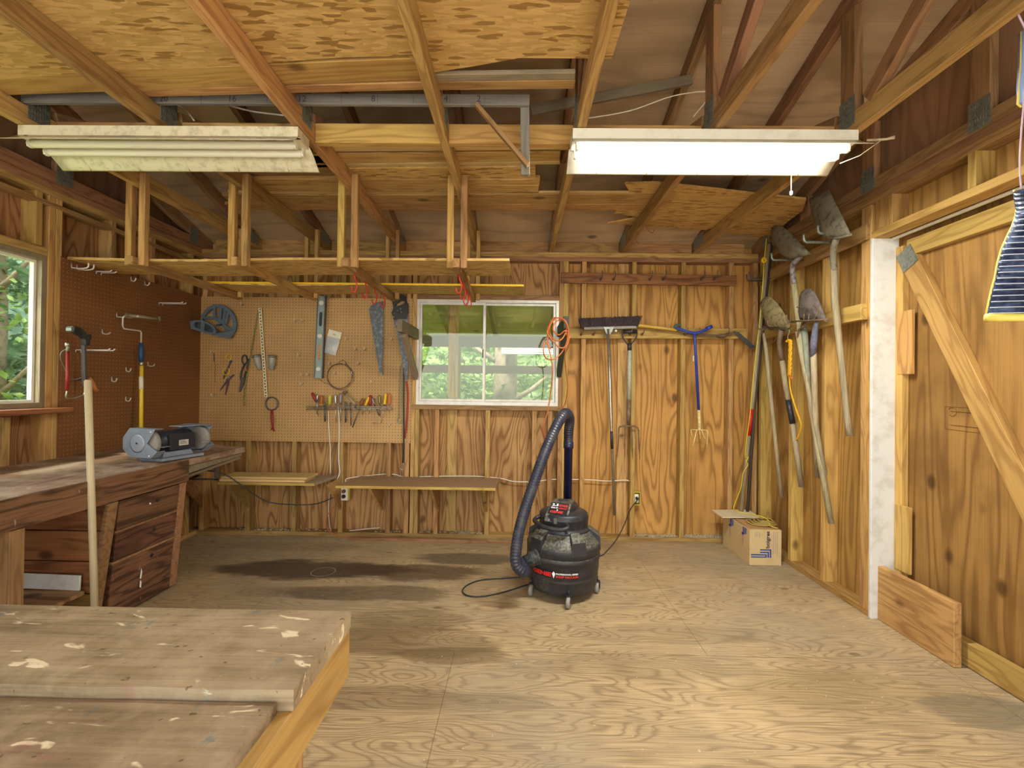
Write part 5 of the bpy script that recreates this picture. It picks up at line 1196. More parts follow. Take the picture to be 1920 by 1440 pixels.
# ---------------------------------------------------------------- left pegboard hooks and tools
def Lp(x, y, off=.03): return L(100+x/6.4, 470+y/6.4, off)
FX = Vector((1, 0, 0))
def lhook(label, x, y, n_=1, L_=.05, rise=.02, long=False):
    m_ = MB(); p0 = Lp(x, y, .006)
    for k in range(n_):
        p = p0+Vector((0, .035*k, 0)); up = Vector((0, 0, 1))
        if long: m_.tube([p-FX*.003-up*.016, p+FX*.001-up*.002, p+FX*.005, p+FX*L_, p+FX*(L_+.012)+up*rise], .0042, 6)
        else: m_.tube([p-FX*.003+up*.028, p+FX*.002]+spline([p+FX*.007, p+FX*L_*.6-up*.004, p+FX*L_+up*.004, p+FX*(L_+.004)+up*rise], 4), .0042, 6)
    return tag(build('peg_hook', m_, ZINC), label, 'hook', 'hooks on the brown pegboard')
lhook('double hook at the top left of the brown pegboard', 218, 205, 2, .10, .03)
lhook('double straight hook near the top of the brown pegboard', 515, 248, 2, .09, .008, True)
lhook('small curled hook near the top middle of the brown pegboard', 932, 360, 1, .03, .02)
lhook('second small curled hook near the top of the brown pegboard, right of the first', 1098, 410, 1, .03, .02)
lhook('long double hook high on the right of the brown pegboard', 1268, 625, 2, .17, .008, True)
lhook('small bent hook above the blue handled pole', 585, 995, 1, .05, .008)
lhook('small hook right of the yellow pole', 1135, 1380, 1, .045, .012)
lhook('small hook left of the yellow pole, upper one of three', 872, 1445, 1, .03, .02)
lhook('small hook left of the yellow pole, middle one of three', 700, 1565, 1, .03, .02)
lhook('small hook left of the yellow pole, lowest of three', 868, 1800, 1, .03, .02)
lhook('long hook carrying the roller frame', 760, 795, 1, .14, .01)
lhook('long hook carrying the saws', 270, 1190, 2, .20, .01, True)
# paint roller frame on a yellow extension pole
t = thing('paint_roller', 'paint roller frame on a yellow extension pole leaning on the brown pegboard', 'paint roller', Lp(1050, 1300, .05))
def Lq(x, y, off=.05): return Lp(x, y, off)
build('roller_cage', MB().tube([Lq(870, 775, .10), Lq(1270, 820, .22)], .010, 8).tube([Lq(890, 755, .10), Lq(1270, 805, .22)], .002, 5).tube([Lq(890, 795, .10), Lq(1280, 835, .22)], .002, 5).lathe([(.018, -.006), (.018, .006)], Lq(872, 777, .10), Lq(1270, 820, .22)-Lq(870, 775, .10), 14).lathe([(.016, -.006), (.016, .006)], Lq(1270, 820, .22), Lq(1270, 820, .22)-Lq(870, 775, .10), 14), plain('rusty_cage', srgb('#8b7d66'), .6, .3, srgb('#5d4c3a'), 50, .6), t)
build('frame_rod', MB().tube([Lq(870, 777, .10), Lq(835, 800, .09), Lq(830, 900, .07), Lq(845, 935, .07), Lq(1040, 962, .07), Lq(1055, 980, .07), Lq(1052, 1120, .06)], .0052, 8), ZINC, t)
build('grip', MB().tube([Lq(1052, 1105, .06), Lq(1053, 1180, .06), Lq(1053, 1260, .06), Lq(1057, 1330, .06)], [.012, .016, .018, .014], 12), BLUEG, t)
build('ferrule', MB().tube([Lq(1057, 1325, .06), Lq(1058, 1390, .06)], .012, 12), STEEL, t)
pb_ = aX(264, 845, XL+.10); build('pole', MB().tube([Lq(1058, 1385, .06), aX(265, 740, XL+.08), Vector((pb_.x, pb_.y, ZW+.025))], .0125, 12), YELP, t)
build('paper_label', MB().tube([aX(264.5, 706, XL+.075), aX(264.7, 730, XL+.08)], .0132, 12), PAPER, t)
# hacksaw
t = thing('hacksaw', 'hacksaw with a red bar hanging on the brown pegboard', 'saw', Lp(170, 1300, .05))
build('red_bar', MB().tube([Lq(172, 1210, .16), Lq(170, 1500, .16), Lq(165, 1680, .16)], .008, 8), REDD, t)
build('frame', MB().tube([Lq(165, 1130, .16), Lq(175, 1150, .16), Lq(172, 1210, .16)], .008, 8).tube(spline([Lq(165, 1680, .16), Lq(158, 1765, .15), Lq(230, 1775, .12), Lq(340, 1745, .09), Lq(375, 1700, .08), Lq(378, 1500, .07), Lq(380, 1300, .06)], 5), .0045, 8).lathe([(.010, -.01), (.012, 0), (.010, .01)], Lq(168, 1128, .16), (0, 0, 1), 12), STEEL, t)
build('thin_blade', MB().tube(spline([Lq(160, 1180, .15), Lq(95, 1220, .13), Lq(88, 1300, .12), Lq(140, 1420, .11), Lq(200, 1550, .10), Lq(360, 1520, .07)], 5), .0025, 5), GALV, t)
t = thing('pruning_saw', 'pole saw with a black pistol grip hanging beside the red hacksaw', 'saw', Lp(350, 1100, .06))
gp = [Lq(x, y, .09) for x, y in ((150, 925), (175, 905), (240, 910), (310, 950), (350, 1000), (400, 1005), (405, 1050), (385, 1080), (380, 1140), (335, 1130), (325, 1060), (290, 1025), (210, 980), (155, 965))]
build('grip', MB().prism(gp, (.03, 0, 0)), BLACK, t, bev=.002); build('butt_cap', MB().prism([Lq(x, y, .092) for x, y in ((150, 925), (172, 905), (195, 920), (180, 975), (150, 960))], (.032, 0, 0)), GALV, t)
build('bar', MB().bar(Lq(365, 1130, .09), Lq(372, 1620, .07), .012, .022, up=(1, 0, 0)), DKSTEEL, t)
t = thing('drywall_saw', 'small saw with an orange brown wooden handle low on the brown pegboard', 'saw', Lp(460, 1620, .05))
build('handle', MB().tube([Lq(430, 1520, .06), Lq(462, 1580, .06), Lq(492, 1640, .06), Lq(518, 1685, .06)], [.008, .013, .012, .015], 12), HANDY if False else plain('orange_wood', srgb('#b3713c'), .5, 0, srgb('#8a5228'), 20, .4), t)
build('blade', MB().prism([Lq(395, 1510, .06), Lq(415, 1515, .06), Lq(330, 1560, .05), Lq(210, 1545, .05), Lq(330, 1535, .05)], (.002, 0, 0)), DKSTEEL, t)
# pale pole leaning on the workbench
b0_ = Vector((-2.02, 2.24, 0)); t0_ = aY(165, 712, 2.25)
tag(build('wooden_pole', MB().tube([b0_, b0_.lerp(t0_, .5), t0_-Vector((0, 0, .008)), t0_], [.0155, .0155, .0155, .010], 14), wood('pale_pole', srgb('#b3a687'), srgb('#8d8060'), 'Z', 20, 4, .3, .3, .4, 0, stretch=.05)), 'pale round wooden pole leaning on the front edge of the left workbench', 'pole')
# ---------------------------------------------------------------- bench grinder
GO = Vector((-2.19, 2.93, ZW+.008))
t = thing('bench_grinder', 'grey bench grinder with two wheels on the left workbench', 'bench grinder', GO)
a1g = aX(250, 830, -2.265); ax_g = Vector((.22, .975, 0)).normalized(); sd_g = Vector((.975, -.22, 0)).normalized()   # wheel axis, and the side facing the room
def gp_(u, v, z): return GO+ax_g*u+sd_g*v+Vector((0, 0, z))
def gbox(name, u0, u1, v0, v1, z0, z1, mat, par, bev=.003, tp=1.0):
    q0 = [gp_(u, v, z0) for u, v in ((u0, v0), (u1, v0), (u1, v1), (u0, v1))]; um, vm = (u0+u1)/2, (v0+v1)/2
    q1 = [gp_(um+(u-um)*tp, vm+(v-vm)*tp, z1) for u, v in ((u0, v0), (u1, v0), (u1, v1), (u0, v1))]
    return build(name, MB().add(q0+q1, [(3, 2, 1, 0), (4, 5, 6, 7), (0, 1, 5, 4), (1, 2, 6, 5), (2, 3, 7, 6), (3, 0, 4, 7)]), mat, par, bev=bev)
gbox('base', -.14, .15, -.07, .10, 0, .018, GREYP, t); gbox('base_step', -.10, .11, -.045, .06, .018, .05, GREYP, t, tp=.85)
zc_ = .112
build('motor_housing', MB().lathe([(.035, -.115), (.062, -.105), (.066, -.06), (.066, .07), (.062, .115), (.035, .125)], gp_(0, 0, zc_), ax_g, 28), plain('motor_black', srgb('#2c2e38'), .4, .1), t)
gbox('motor_cover', -.075, .095, .02, .082, zc_-.055, zc_+.048, MATS['motor_black'], t, .006)
np_ = gbox('name_plate', -.015, .05, .0825, .0832, zc_-.03, zc_+.005, plain('name_plate_metal', srgb('#cfcac4'), .4, .3), t, 0)
lm = MB()
for i in range(3): lm.add([gp_(-.008, .0835, zc_-.02+i*.008), gp_(.042-.008*i, .0835, zc_-.02+i*.008), gp_(.042-.008*i, .0835, zc_-.017+i*.008), gp_(-.008, .0835, zc_-.017+i*.008)], [(0, 1, 2, 3)])
build('plate_print', lm, INKD, np_)
for u, nm in ((-.165, 'near'), (.185, 'far')):
    s_ = -1 if u < 0 else 1
    octo = [(-.135, -.035), (-.085, -.082), (.075, -.085), (.120, -.045), (.045, .0), (.085, .055), (.105, .085), (-.085, .088), (-.135, .03)]
    g0 = [gp_(u-.022*s_*-1 if False else u+s_*.020, v, zc_+z) for v, z in octo]
    gd_ = build('wheel_guard', MB().prism(g0, ax_g*(.004*s_)), GREYP, t, bev=.001)
    rimp = []
    m_ = MB(); oo = [(-.135, -.035), (-.085, -.082), (.075, -.085), (.120, -.045)]; o2 = [(.105, .085), (-.085, .088), (-.135, .03), (-.135, -.035)]
    for seq in (oo, o2):
        for i in range(len(seq)-1):
            p, q_ = gp_(u+s_*.024, seq[i][0], zc_+seq[i][1]), gp_(u+s_*.024, seq[i+1][0], zc_+seq[i+1][1]); w_ = ax_g*(-s_*.052)
            m_.add([p, q_, q_+w_, p+w_], [(0, 1, 2, 3)])
    build('guard_rim', m_, GREYP, t, solid=.003)
    build('guard_disc', MB().lathe([(.001, .028), (.045, .028), (.060, .0235)], gp_(u, -.025, zc_), ax_g*s_, 28), plain('light_guard', srgb('#9aa1b0'), .35, .2), t) if 'light_guard' not in MATS else build('guard_disc', MB().lathe([(.001, .028), (.045, .028), (.060, .0235)], gp_(u, -.025, zc_), ax_g*s_, 28), MATS['light_guard'], t)
    build('centre_bolt', MB().lathe([(.006, .028), (.006, .031)], gp_(u, -.025, zc_), ax_g*s_, 12), BLACK, t)
    for v, z in ((.075, .07), (.065, -.072)): build('guard_screw', MB().lathe([(.0045, .024), (.004, .027)], gp_(u, v, zc_+z), ax_g*s_, 10), WHI, t)
    wh = build('grinding_wheel', MB().lathe([(.012, -.014), (.072, -.014), (.075, -.012), (.075, .012), (.072, .014), (.012, .014)], gp_(u-s_*.004, .03, zc_), ax_g, 40), WHEELG, t)
    build('wheel_label', MB().lathe([(.001, .0145), (.028, .0145)], gp_(u-s_*.004, .03, zc_), ax_g, 24), plain('pink_label', srgb('#b7a3ad'), .6), wh) if 'pink_label' not in MATS else build('wheel_label', MB().lathe([(.001, .0145), (.028, .0145)], gp_(u-s_*.004, .03, zc_), ax_g, 24), MATS['pink_label'], wh)
    build('tool_rest', MB().bar(gp_(u-s_*.01, .118, zc_-.022), gp_(u-s_*.065, .10, zc_-.022), .022, .004), STEEL, t)
gbox('top_tray', .03, .22, -.05, .05, zc_+.082, zc_+.088, GREYP, t, .001)
build('cord', MB().tube(spline([gp_(.05, -.08, .03), gp_(.2, -.1, .01), Vector((-2.36, 3.3, ZW+.03)), Vector((-2.40, 3.55, ZW+.03)), Vector((-2.40, 3.61, ZW-.02)), Vector((-2.36, 3.60, ZW-.12))]+[aY(x, y, yy) for x, y, yy in ((358, 879, 3.55), (402, 884, 3.5), (428, 893, 3.55), (460, 915, 3.6), (500, 940, 3.7), (545, 946, 3.8), (590, 945, 3.85), (618, 936, 3.86), (634, 928, 3.86))]), .0045, 7), plain('grinder_cord', srgb('#33343a'), .5), t)
# ---------------------------------------------------------------- outlets and wiring
def outlet(name, p, label, face, w=.07, h=.115, box=True):
    t = thing(name, label, 'outlet', p)
    if face: build('cover_plate', MB().box((p.x-w/2, p.y-.006, p.z-h/2), (p.x+w/2, p.y, p.z+h/2)), IVORY, t, bev=.0015)
    if box: build('junction_box', MB().box((p.x-w/2+.004, p.y+.001, p.z-h/2+.006), (p.x+w/2+.012, p.y+.05, p.z+h/2-.006)), plain('yellow_box', srgb('#b9a63c'), .5) if 'yellow_box' not in MATS else MATS['yellow_box'], t)
    return t
op = B(645.5, 925, .002); op.y = D-.008
t = outlet('outlet', op, 'white outlet with two plugs on a stud above the left floor edge', True)
for dz_, m2 in ((.022, plain('brown_plug', srgb('#6d5444'), .5)), (-.022, BLACK)): build('plug', MB().lathe([(.010, 0), (.016, .004), (.016, .018), (.008, .03)], op+Vector((.002, -.004, dz_)), (0, -1, 0), 14), m2, t)
op2 = B(1194, 935, -.03)
t = thing('outlet', 'open yellow junction box with a dark plug right of the garden fork', 'outlet', op2)
w, h = .05, .115
build('junction_box', MB().ring([op2+Vector(v) for v in ((-w/2-.006, 0, -h/2), (w/2+.006, 0, -h/2), (w/2+.006, 0, h/2), (-w/2-.006, 0, h/2))], [op2+Vector(v) for v in ((-w/2, 0, -h/2+.008), (w/2, 0, -h/2+.008), (w/2, 0, h/2-.008), (-w/2, 0, h/2-.008))], (0, .055, 0)), MATS['yellow_box'], t)
build('receptacle', MB().box((op2.x-.017, op2.y+.004, op2.z-.036), (op2.x+.017, op2.y+.03, op2.z+.036)), IVORY, t, bev=.003); build('plug', MB().lathe([(.012, 0), (.013, .02), (.006, .034)], op2+Vector((0, .004, .006)), (0, -1, -.2), 12), BLACK, t)
def cable(name, pts, r, mat, label, k=6): return tag(build(name, MB().tube(spline(pts, k), r, 7), mat), label, 'cable')
cable('white_cable', [B(616, 770, .015), B(616.5, 800, .015), B(619, 840, .012), B(619.5, 888, .012)], .004, WIRE, 'white cable hanging in front of the tan pegboard, left one of two')
cable('white_cable', [B(634, 762, .015), B(636, 800, .015), B(635, 860, .012), B(637, 885, .012), B(632, 900, .012), B(634, 909, .012), B(640, 914, .01)], .0055, WIRE, 'thicker white cable running down to the white outlet, right one of two')
cable('white_cable', [B(620, 905, -.02), B(616, 950, -.03), B(618, 985, -.03), B(622, 998, -.03)], .004, WIRE, 'short white cable dropping to the floor under the outlet')
cable('white_cable', [B(655, 915, .0), B(648, 903, .0), B(652, 897, -.03), B(680, 893, -.045), B(715, 889.5, -.045), B(740, 889.5, -.045), B(760, 894, -.045), B(830, 893, -.045), B(890, 893, -.045), B(938, 897, -.045), B(965, 903, -.045), B(1000, 903, -.045), B(1035, 899, -.045), B(1080, 899, -.045), B(1110, 900, -.045), B(1140, 902, -.045), B(1178, 901, -.045), B(1190, 915, -.045)], .0045, WIRE, 'long white cable running level through the studs to the right outlet')
cable('orange_wire', [B(634, 945, -.0), aY(622, 955, 3.9), aY(611, 975, 3.88), aY(617, 996, 3.88), aZ(640, 1006, .006), aZ(657, 1007, .006)], .0035, ORANGE, 'orange wire dropping from the outlet to the floor')
cable('orange_wire', [aZ(914, 1016, .006), aZ(940, 1017, .006), aZ(975, 1017, .006)], .0035, ORANGE, 'orange wire on the floor left of the vacuum')
# ---------------------------------------------------------------- shop vacuum
VC = Vector((.300, 2.965, 0)); fc = (Vector((0, 0, 0))-Vector((VC.x, VC.y, 0))).normalized(); rt_ = Vector((-fc.y, fc.x, 0))
def cyl(a, z, r): return VC + (fc*cos(a)+rt_*sin(a))*r + Vector((0, 0, z))
t = thing('shop_vacuum', 'dusty black wet and dry vacuum with red lettering standing on the floor', 'vacuum', VC)
tank = build('tank', MB().lathe([(.0, .042), (.175, .042), (.202, .052), (.211, .085), (.213, .12), (.216, .125), (.217, .135), (.214, .146), (.218, .15), (.222, .19), (.222, .232), (.228, .236), (.230, .25), (.228, .262), (.222, .266), (.222, .27)], VC, (0, 0, 1), 56), DSHELL, t)
lid = build('lid', MB().lathe([(.222, .268), (.229, .272), (.230, .318), (.225, .332), (.205, .350), (.185, .372), (.172, .390), (.162, .398)], VC, (0, 0, 1), 56), DSHELL, t)
# raised blocks round the lid
for a in (.42, 1.55, 2.9, 4.25, -.35-.45):
    u0 = fc*cos(a)+rt_*sin(a); v0 = Vector((-u0.y, u0.x, 0)); c = VC
    vs = []
    for (r, z, w_) in ((.231, .29, .050), (.226, .372, .044), (.168, .414, .030), (.150, .414, .030), (.150, .27, .030)):
        for s_ in (-1, 1): vs.append(c+u0*r+v0*w_*s_+Vector((0, 0, z)))
    build('lid_block', MB().add(vs, [(0, 1, 3, 2), (2, 3, 5, 4), (4, 5, 7, 6), (6, 7, 9, 8), (8, 9, 1, 0), (0, 2, 4, 6, 8), (9, 7, 5, 3, 1)]), DSHELL, lid, bev=.004)
build('motor_ring', MB().lathe([(.162, .396), (.165, .402), (.160, .412), (.148, .416), (.150, .43), (.153, .435), (.153, .47), (.156, .474), (.153, .48), (.150, .498), (.138, .508), (.10, .515), (0, .518)], VC, (0, 0, 1), 48), BLACK, t)
# sloped motor hood
f1, s1 = Vector((-.28, -.96, 0)).normalized(), Vector((.96, -.28, 0)).normalized()
def hp(f, s_, z): return VC+f1*f+s1*s_+Vector((0, 0, z))
hv = [hp(.150, -.095, .47), hp(.150, .055, .465), hp(-.11, .085, .50), hp(-.11, -.085, .50), hp(.045, -.075, .565), hp(.045, .055, .562), hp(-.06, .06, .568), hp(-.06, -.065, .568), hp(.12, -.09, .51), hp(.12, .05, .506)]
hood = build('motor_hood', MB().add(hv, [(0, 1, 9, 8), (8, 9, 5, 4), (4, 5, 6, 7), (1, 2, 6, 5, 9), (2, 3, 7, 6), (3, 0, 8, 4, 7), (3, 2, 1, 0)]), DSHELL, t, bev=.006)
build('carry_slot', MB().box((VC.x-.03, VC.y-.005, .566), (VC.x+.03, VC.y+.03, .572)), BLACK, hood, bev=.002)
# label on the hood face
l0, l1, l2, l3 = hv[8], hv[9], hv[5], hv[4]
nr = (l1-l0).cross(l3-l0).normalized(); nr = -nr if nr.dot(fc) < 0 else nr
def lp(u, v): return l0.lerp(l1, u).lerp(l3.lerp(l2, u), v)+nr*.004
build('label_plate', MB().add([lp(.08, .02), lp(.92, .02), lp(.92, .95), lp(.08, .95)], [(0, 1, 2, 3)]), plain('label_black', srgb('#1b1b1e'), .35), hood)
lm = MB(); ru = (l1-l0); uv = (l3-l0)
lettering(lm, '2.5', lp(.14, .66)+nr*.001, ru, uv, height=.020, width=.040, bold=.02); lettering(lm, 'PEAK HP', lp(.14, .46)+nr*.001, ru, uv, height=.011, width=.042, bold=.02); lm.prism([lp(.42, .30)+nr*.001, lp(.50, .30)+nr*.001, lp(.46, .42)+nr*.001], nr*.0004)
build('white_lettering', lm, WHI, hood)
lm = MB(); lettering(lm, 'POWER', lp(.48, .62)+nr*.001, ru, uv, height=.020, width=.055, bold=.03); lettering(lm, 'SERIES', lp(.48, .45)+nr*.001, ru, uv, height=.010, width=.052, bold=.02); lettering(lm, 'GENIE', lp(.16, .10)+nr*.001, ru, uv, height=.017, width=.080, bold=.03)
build('red_lettering', lm, REDI, hood)
build('switch', MB().bar(cyl(-.32, .462, .155), cyl(-.32, .495, .152), .02, .012), plain('switch_grey', srgb('#5a5a50'), .5), t)
# front handle
hd = MB().tube(spline([cyl(-1.35, .475, .15), cyl(-1.3, .462, .18), cyl(-1.1, .455, .196), cyl(-.6, .445, .20), cyl(-.1, .442, .195), cyl(.12, .45, .185), cyl(.16, .458, .15)], 5), .013, 10); build('handle', hd, BLACK, t)
# inlet and hose
ia = -.82; i0 = cyl(ia, .262, .20); idr = (fc*cos(-1.05)+rt_*sin(-1.05)+Vector((0, 0, -.28))).normalized()
build('inlet', MB().lathe([(.050, -.02), (.052, .01), (.055, .012), (.055, .022), (.046, .026), (.044, .05), (.047, .052), (.047, .06), (.038, .064), (.037, .10)], i0, idr, 28), BLACKD, t)
hs = [i0+idr*.06, i0+idr*.115, aY(985, 1073, 2.70), aY(968, 1058, 2.68), aY(969, 1020, 2.70), aY(980, 970, 2.74), aY(1003, 900, 2.80), aY(1027, 835, 2.86), aY(1047, 792, 2.92), aY(1060, 775, 3.0), aY(1068, 785, 3.10), aY(1066, 812, 3.14), aY(1066, 840, 3.15)]
path = spline(hs, 26); 
acc = [0.0]
for i in range(1, len(path)): acc.append(acc[-1]+(path[i]-path[i-1]).length)
n_ = 360; fine = []; j = 0
for i in range(n_+1):
    s_ = acc[-1]*i/n_
    while j < len(acc)-2 and acc[j+1] < s_: j += 1
    fine.append(path[j].lerp(path[j+1], (s_-acc[j])/max(1e-6, acc[j+1]-acc[j])))
rad = [.0315+(.0022 if i % 4 in (0, 1) else 0)*(1 if 40 < i < n_-20 else .3) for i in range(n_+1)]
build('hose', MB().tube(fine, rad, 18), HOSE, t)
w0 = aY(1066, 828, 3.15); w1 = aY(1064, 950, 3.17)
build('wand', MB().tube([w0, w0.lerp(w1, .1), w0.lerp(w1, .101), w1], [.034, .034, .029, .029], 18), NAVY, t)
for a, zz in ((.15, 0), (-1.12, 0), (1.6, 0), (3.1, 0)):
    c = cyl(a, .036, .215 if a != .15 else .232)
    cw = thing('caster', None, None, c); del cw['category']; bpy.data.objects.remove(cw)
    ax2 = (rt_*.97+fc*.25).normalized()
    o = build('caster', MB().lathe([(.010, -.011), (.030, -.011), (.034, -.007), (.034, .007), (.030, .011), (.010, .011)], Vector((c.x, c.y, .0345)), ax2, 24), plain('caster_grey', srgb('#8b8780'), .5) if 'caster_grey' not in MATS else MATS['caster_grey'], t)
    build('fork', MB().box((c.x+.010, c.y-.012, .03), (c.x+.016, c.y+.012, .075)).box((c.x-.016, c.y-.012, .068), (c.x+.016, c.y+.012, .076)).tube([(c.x, c.y, .07), (c.x, c.y, .105)], .005, 8), BLACK, o)
# wrap-round label
def cyl_text(mb, s, a0, a1, z0, z1, r, slope=0, bold=.03):
    vs, fs = text_mesh(s, 1.0, 0, bold); x0 = min(v.x for v in vs); x1 = max(v.x for v in vs); y0 = min(v.y for v in vs); y1 = max(v.y for v in vs)
    mb.add([cyl(a0+(a1-a0)*(v.x-x0)/(x1-x0), z0+(z1-z0)*(v.y-y0)/(y1-y0), r) for v in vs], fs)
def aa(px): return math.asin(max(-1, min(1, (px-1056.5)/67.5)))
lb_ = MB(); n_ = 24; A0, A1 = aa(1001), aa(1084)
lb_.add([cyl(A0+(A1-A0)*i/n_, z, .2235) for i in range(n_+1) for z in (.163, .205)], [(2*i, 2*i+1, 2*i+3, 2*i+2) for i in range(n_)]); lbo = build('band_label', lb_, MATS['label_black'], tank)
lm = MB(); cyl_text(lm, 'GENIE', aa(1003), aa(1036), .170, .195, .2245, bold=.05); build('red_name', lm, REDI, lbo); lm = MB(); cyl_text(lm, 'SHOP VACUUM', aa(1044), aa(1083), .168, .181, .2245, bold=.03); build('red_lettering', lm, REDI, lbo)
lm = MB(); cyl_text(lm, 'PROFESSIONAL SERIES', aa(1044), aa(1083), .186, .195, .2245, bold=.03)
lm.add([cyl(aa(1037), .190, .2245), cyl(aa(1043), .190, .2245), cyl(aa(1040), .163, .2245), cyl(aa(1040), .204, .2245)], [(0, 2, 1), (0, 1, 3)]); build('white_lettering', lm, WHI, lbo)
cb = MB().tube(spline([cyl(-2.2, .10, .21), aZ(1000, 1078, .02), aZ(950, 1084, .006), aZ(905, 1087, .006), aZ(878, 1096, .006), aZ(867, 1108, .006), aZ(878, 1117, .006), aZ(905, 1118, .006), aZ(945, 1110, .006), aZ(990, 1096, .006), cyl(-1.6, .02, .20)], 8), .0045, 7)
build('cord', cb, BLACK, t); build('cord', MB().tube(spline([cyl(2.6, .12, .21), aY(1126, 1042, 3.1), aY(1135, 1036, 3.2), aY(1155, 1013, 3.5), aY(1170, 985, 3.7), aY(1182, 955, 3.85), op2+Vector((0, -.02, -.01))], 8), .0042, 7), BLACK, t)
# ---------------------------------------------------------------- cardboard box with a coiled cord
b0 = aZ(1405, 1060, 0); b1 = aZ(1465, 1061, 0); 
bx = thing('cardboard_box', 'flat tile carton with blue stripes and lettering in the back right corner', 'box', (b0.x+.12, 3.62, 0))
X0, X1, Y0, Y1, H = b0.x, b1.x-.0, b0.y, 3.90, .260
build('carton', MB().box((X0, Y0, .001), (X1, Y1, H)), BOXC, bx, bev=.002)
build('open_flap', MB().prism([(X0-.085, 3.72, H+.012), (X1-.03, 3.70, H+.02), (X1-.02, Y1+.01, H+.03), (X0-.09, Y1+.01, H+.02)], (0, 0, .006)), plain('pale_flap', srgb('#cfc0a0'), .8), bx)
build('inner_flap', MB().prism([(X0+.005, Y0+.02, H+.001), (X1-.01, Y0+.012, H+.001), (X1-.02, 3.74, H+.001), (X0+.01, 3.72, H+.006)], (0, 0, .003)), BOXD, bx)
lm = MB(); lettering(lm, 'boigres', (X0+(X1-X0)*.66, Y0-.0012, .127), (0, 0, 1), (-1, 0, 0), width=.124, height=.036, bold=.03); build('lettering', lm, INKD, bx)
lm = MB(); W_ = X1-X0
def fq(u0, v0, u1, v1): lm.box((X0+W_*u0, Y0-.0012, v0), (X0+W_*u1, Y0-.0002, v1))
for k in range(3):
    zt_, ur = .119-.018*k, .68-.07*k
    fq(.33 if k < 2 else .05, zt_-.009, ur, zt_); fq(ur-.045, .058, ur, zt_-.0092)
fq(.05, .058, .50, .066)
build('blue_stripes', lm, INK, bx)
lm = MB(); rr = random.Random(2)
for c in (.17, .22, .30): lm.box((X0+W_*c, Y0-.0011, H-.055), (X0+W_*c+.003, Y0-.0002, H-.015))
for c in (.74, .80, .86): lm.box((X0+W_*c, Y0-.0011, .07+rr.uniform(0, .02)), (X0+W_*c+.003, Y0-.0002, H-.012))
build('fine_print', lm, plain('faint_ink', srgb('#8a8794'), .7), bx)
for y in (Y0+.09, Y0+.30):
    lm = MB()
    for i in range(4): lm.box((X0-.0011, y-.045+i*.016, H-.045-i*.008), (X0-.0002, y-.035+i*.016, H-.004))
    lm.prism([(X0-.0011, y-.01, H-.05), (X0-.0011, y+.03, H-.05), (X0-.0011, y+.03, H-.07)], (.0008, 0, 0))
    lettering(lm, 'boigres', (X0-.0011, y+.02, H-.055), (0, 0, -1), (0, -1, 0), width=.09, height=.018)
    build('side_print', lm, INK, bx)
cz = H+.034
cpts = []
for k in range(4):
    r = .088-.014*k
    for i in range(12):
        a = 2*pi*i/12; cpts.append(Vector((X1-.075+r*cos(a)*1.15+.01*k, 3.60+r*sin(a)*1.1, H+.016+.006*k+.004*sin(3*a))))
tag(build('coiled_cord', MB().tube(spline(cpts, 3), .0045, 6), plain('straw_cord', srgb('#a8924e'), .7)), 'straw coloured cord coiled on top of the cardboard box', 'cord')
# ---------------------------------------------------------------- right wall rails
tag(beam('upper_tool_rail', (XR-.010, 3.90, 2.20), (XR-.010, 2.70, 2.20), .019, .092, LUM), 'upper tool rail on the right wall holding two shovels', 'rail')
tag(beam('lower_tool_rail', (XR-.020, 3.90, 1.742), (XR-.020, 2.712, 1.742), .040, .092, LUMD if False else LUMY), 'lower tool rail on the right wall with rusty hooks', 'rail')
tag(beam('leaning_plank', (2.062, 2.21, .151), (2.062, 2.672, .151), .036, .298, LUM), 'wide plank standing on edge in the doorway against the door', 'board')
def rw_hook(py_, z, L_, lab, r=.007, mat=GALV):
    p = Vector((XR-.02 if z > 2 else XR-.04, py_, z)); fxn = Vector((-1, 0, 0))
    m_ = MB().tube([p+Vector((.004, 0, 0)), p+fxn*L_*.5, p+fxn*(L_-.01)]+spline([p+fxn*L_, p+fxn*(L_+.015)+Vector((0, 0, .012)), p+fxn*(L_+.018)+Vector((0, 0, .05))], 3), r, 8)
    return tag(build('wall_hook', m_, mat), lab, 'hook', 'hooks on the right wall')
# ---------------------------------------------------------------- shovels and long tools on the right wall
def K(x, y, off): return R(1350+x/6.4, 400+y/6.4, off)
def Kd(x, y, off): return R(1350+x/4.8, 330+y/4.8, off)
def blade(name, outline, mat, par, dish=.03, solid=.0025, rings=6):
    c = sum(outline, Vector((0, 0, 0)))/len(outline); n = len(outline); vs = [c+Vector((dish, 0, 0))]
    for k in range(1, rings+1):
        s_ = k/rings
        for p in outline: vs.append(c+(p-c)*s_+Vector((dish*(1-s_*s_), 0, 0)))
    fs = [(0, 1+j, 1+(j+1) % n) for j in range(n)]
    for k in range(rings-1):
        for j in range(n): fs.append((1+k*n+j, 1+(k+1)*n+j, 1+(k+1)*n+(j+1) % n, 1+k*n+(j+1) % n))
    return build(name, MB().add(vs, fs, True), mat, par, solid=solid)
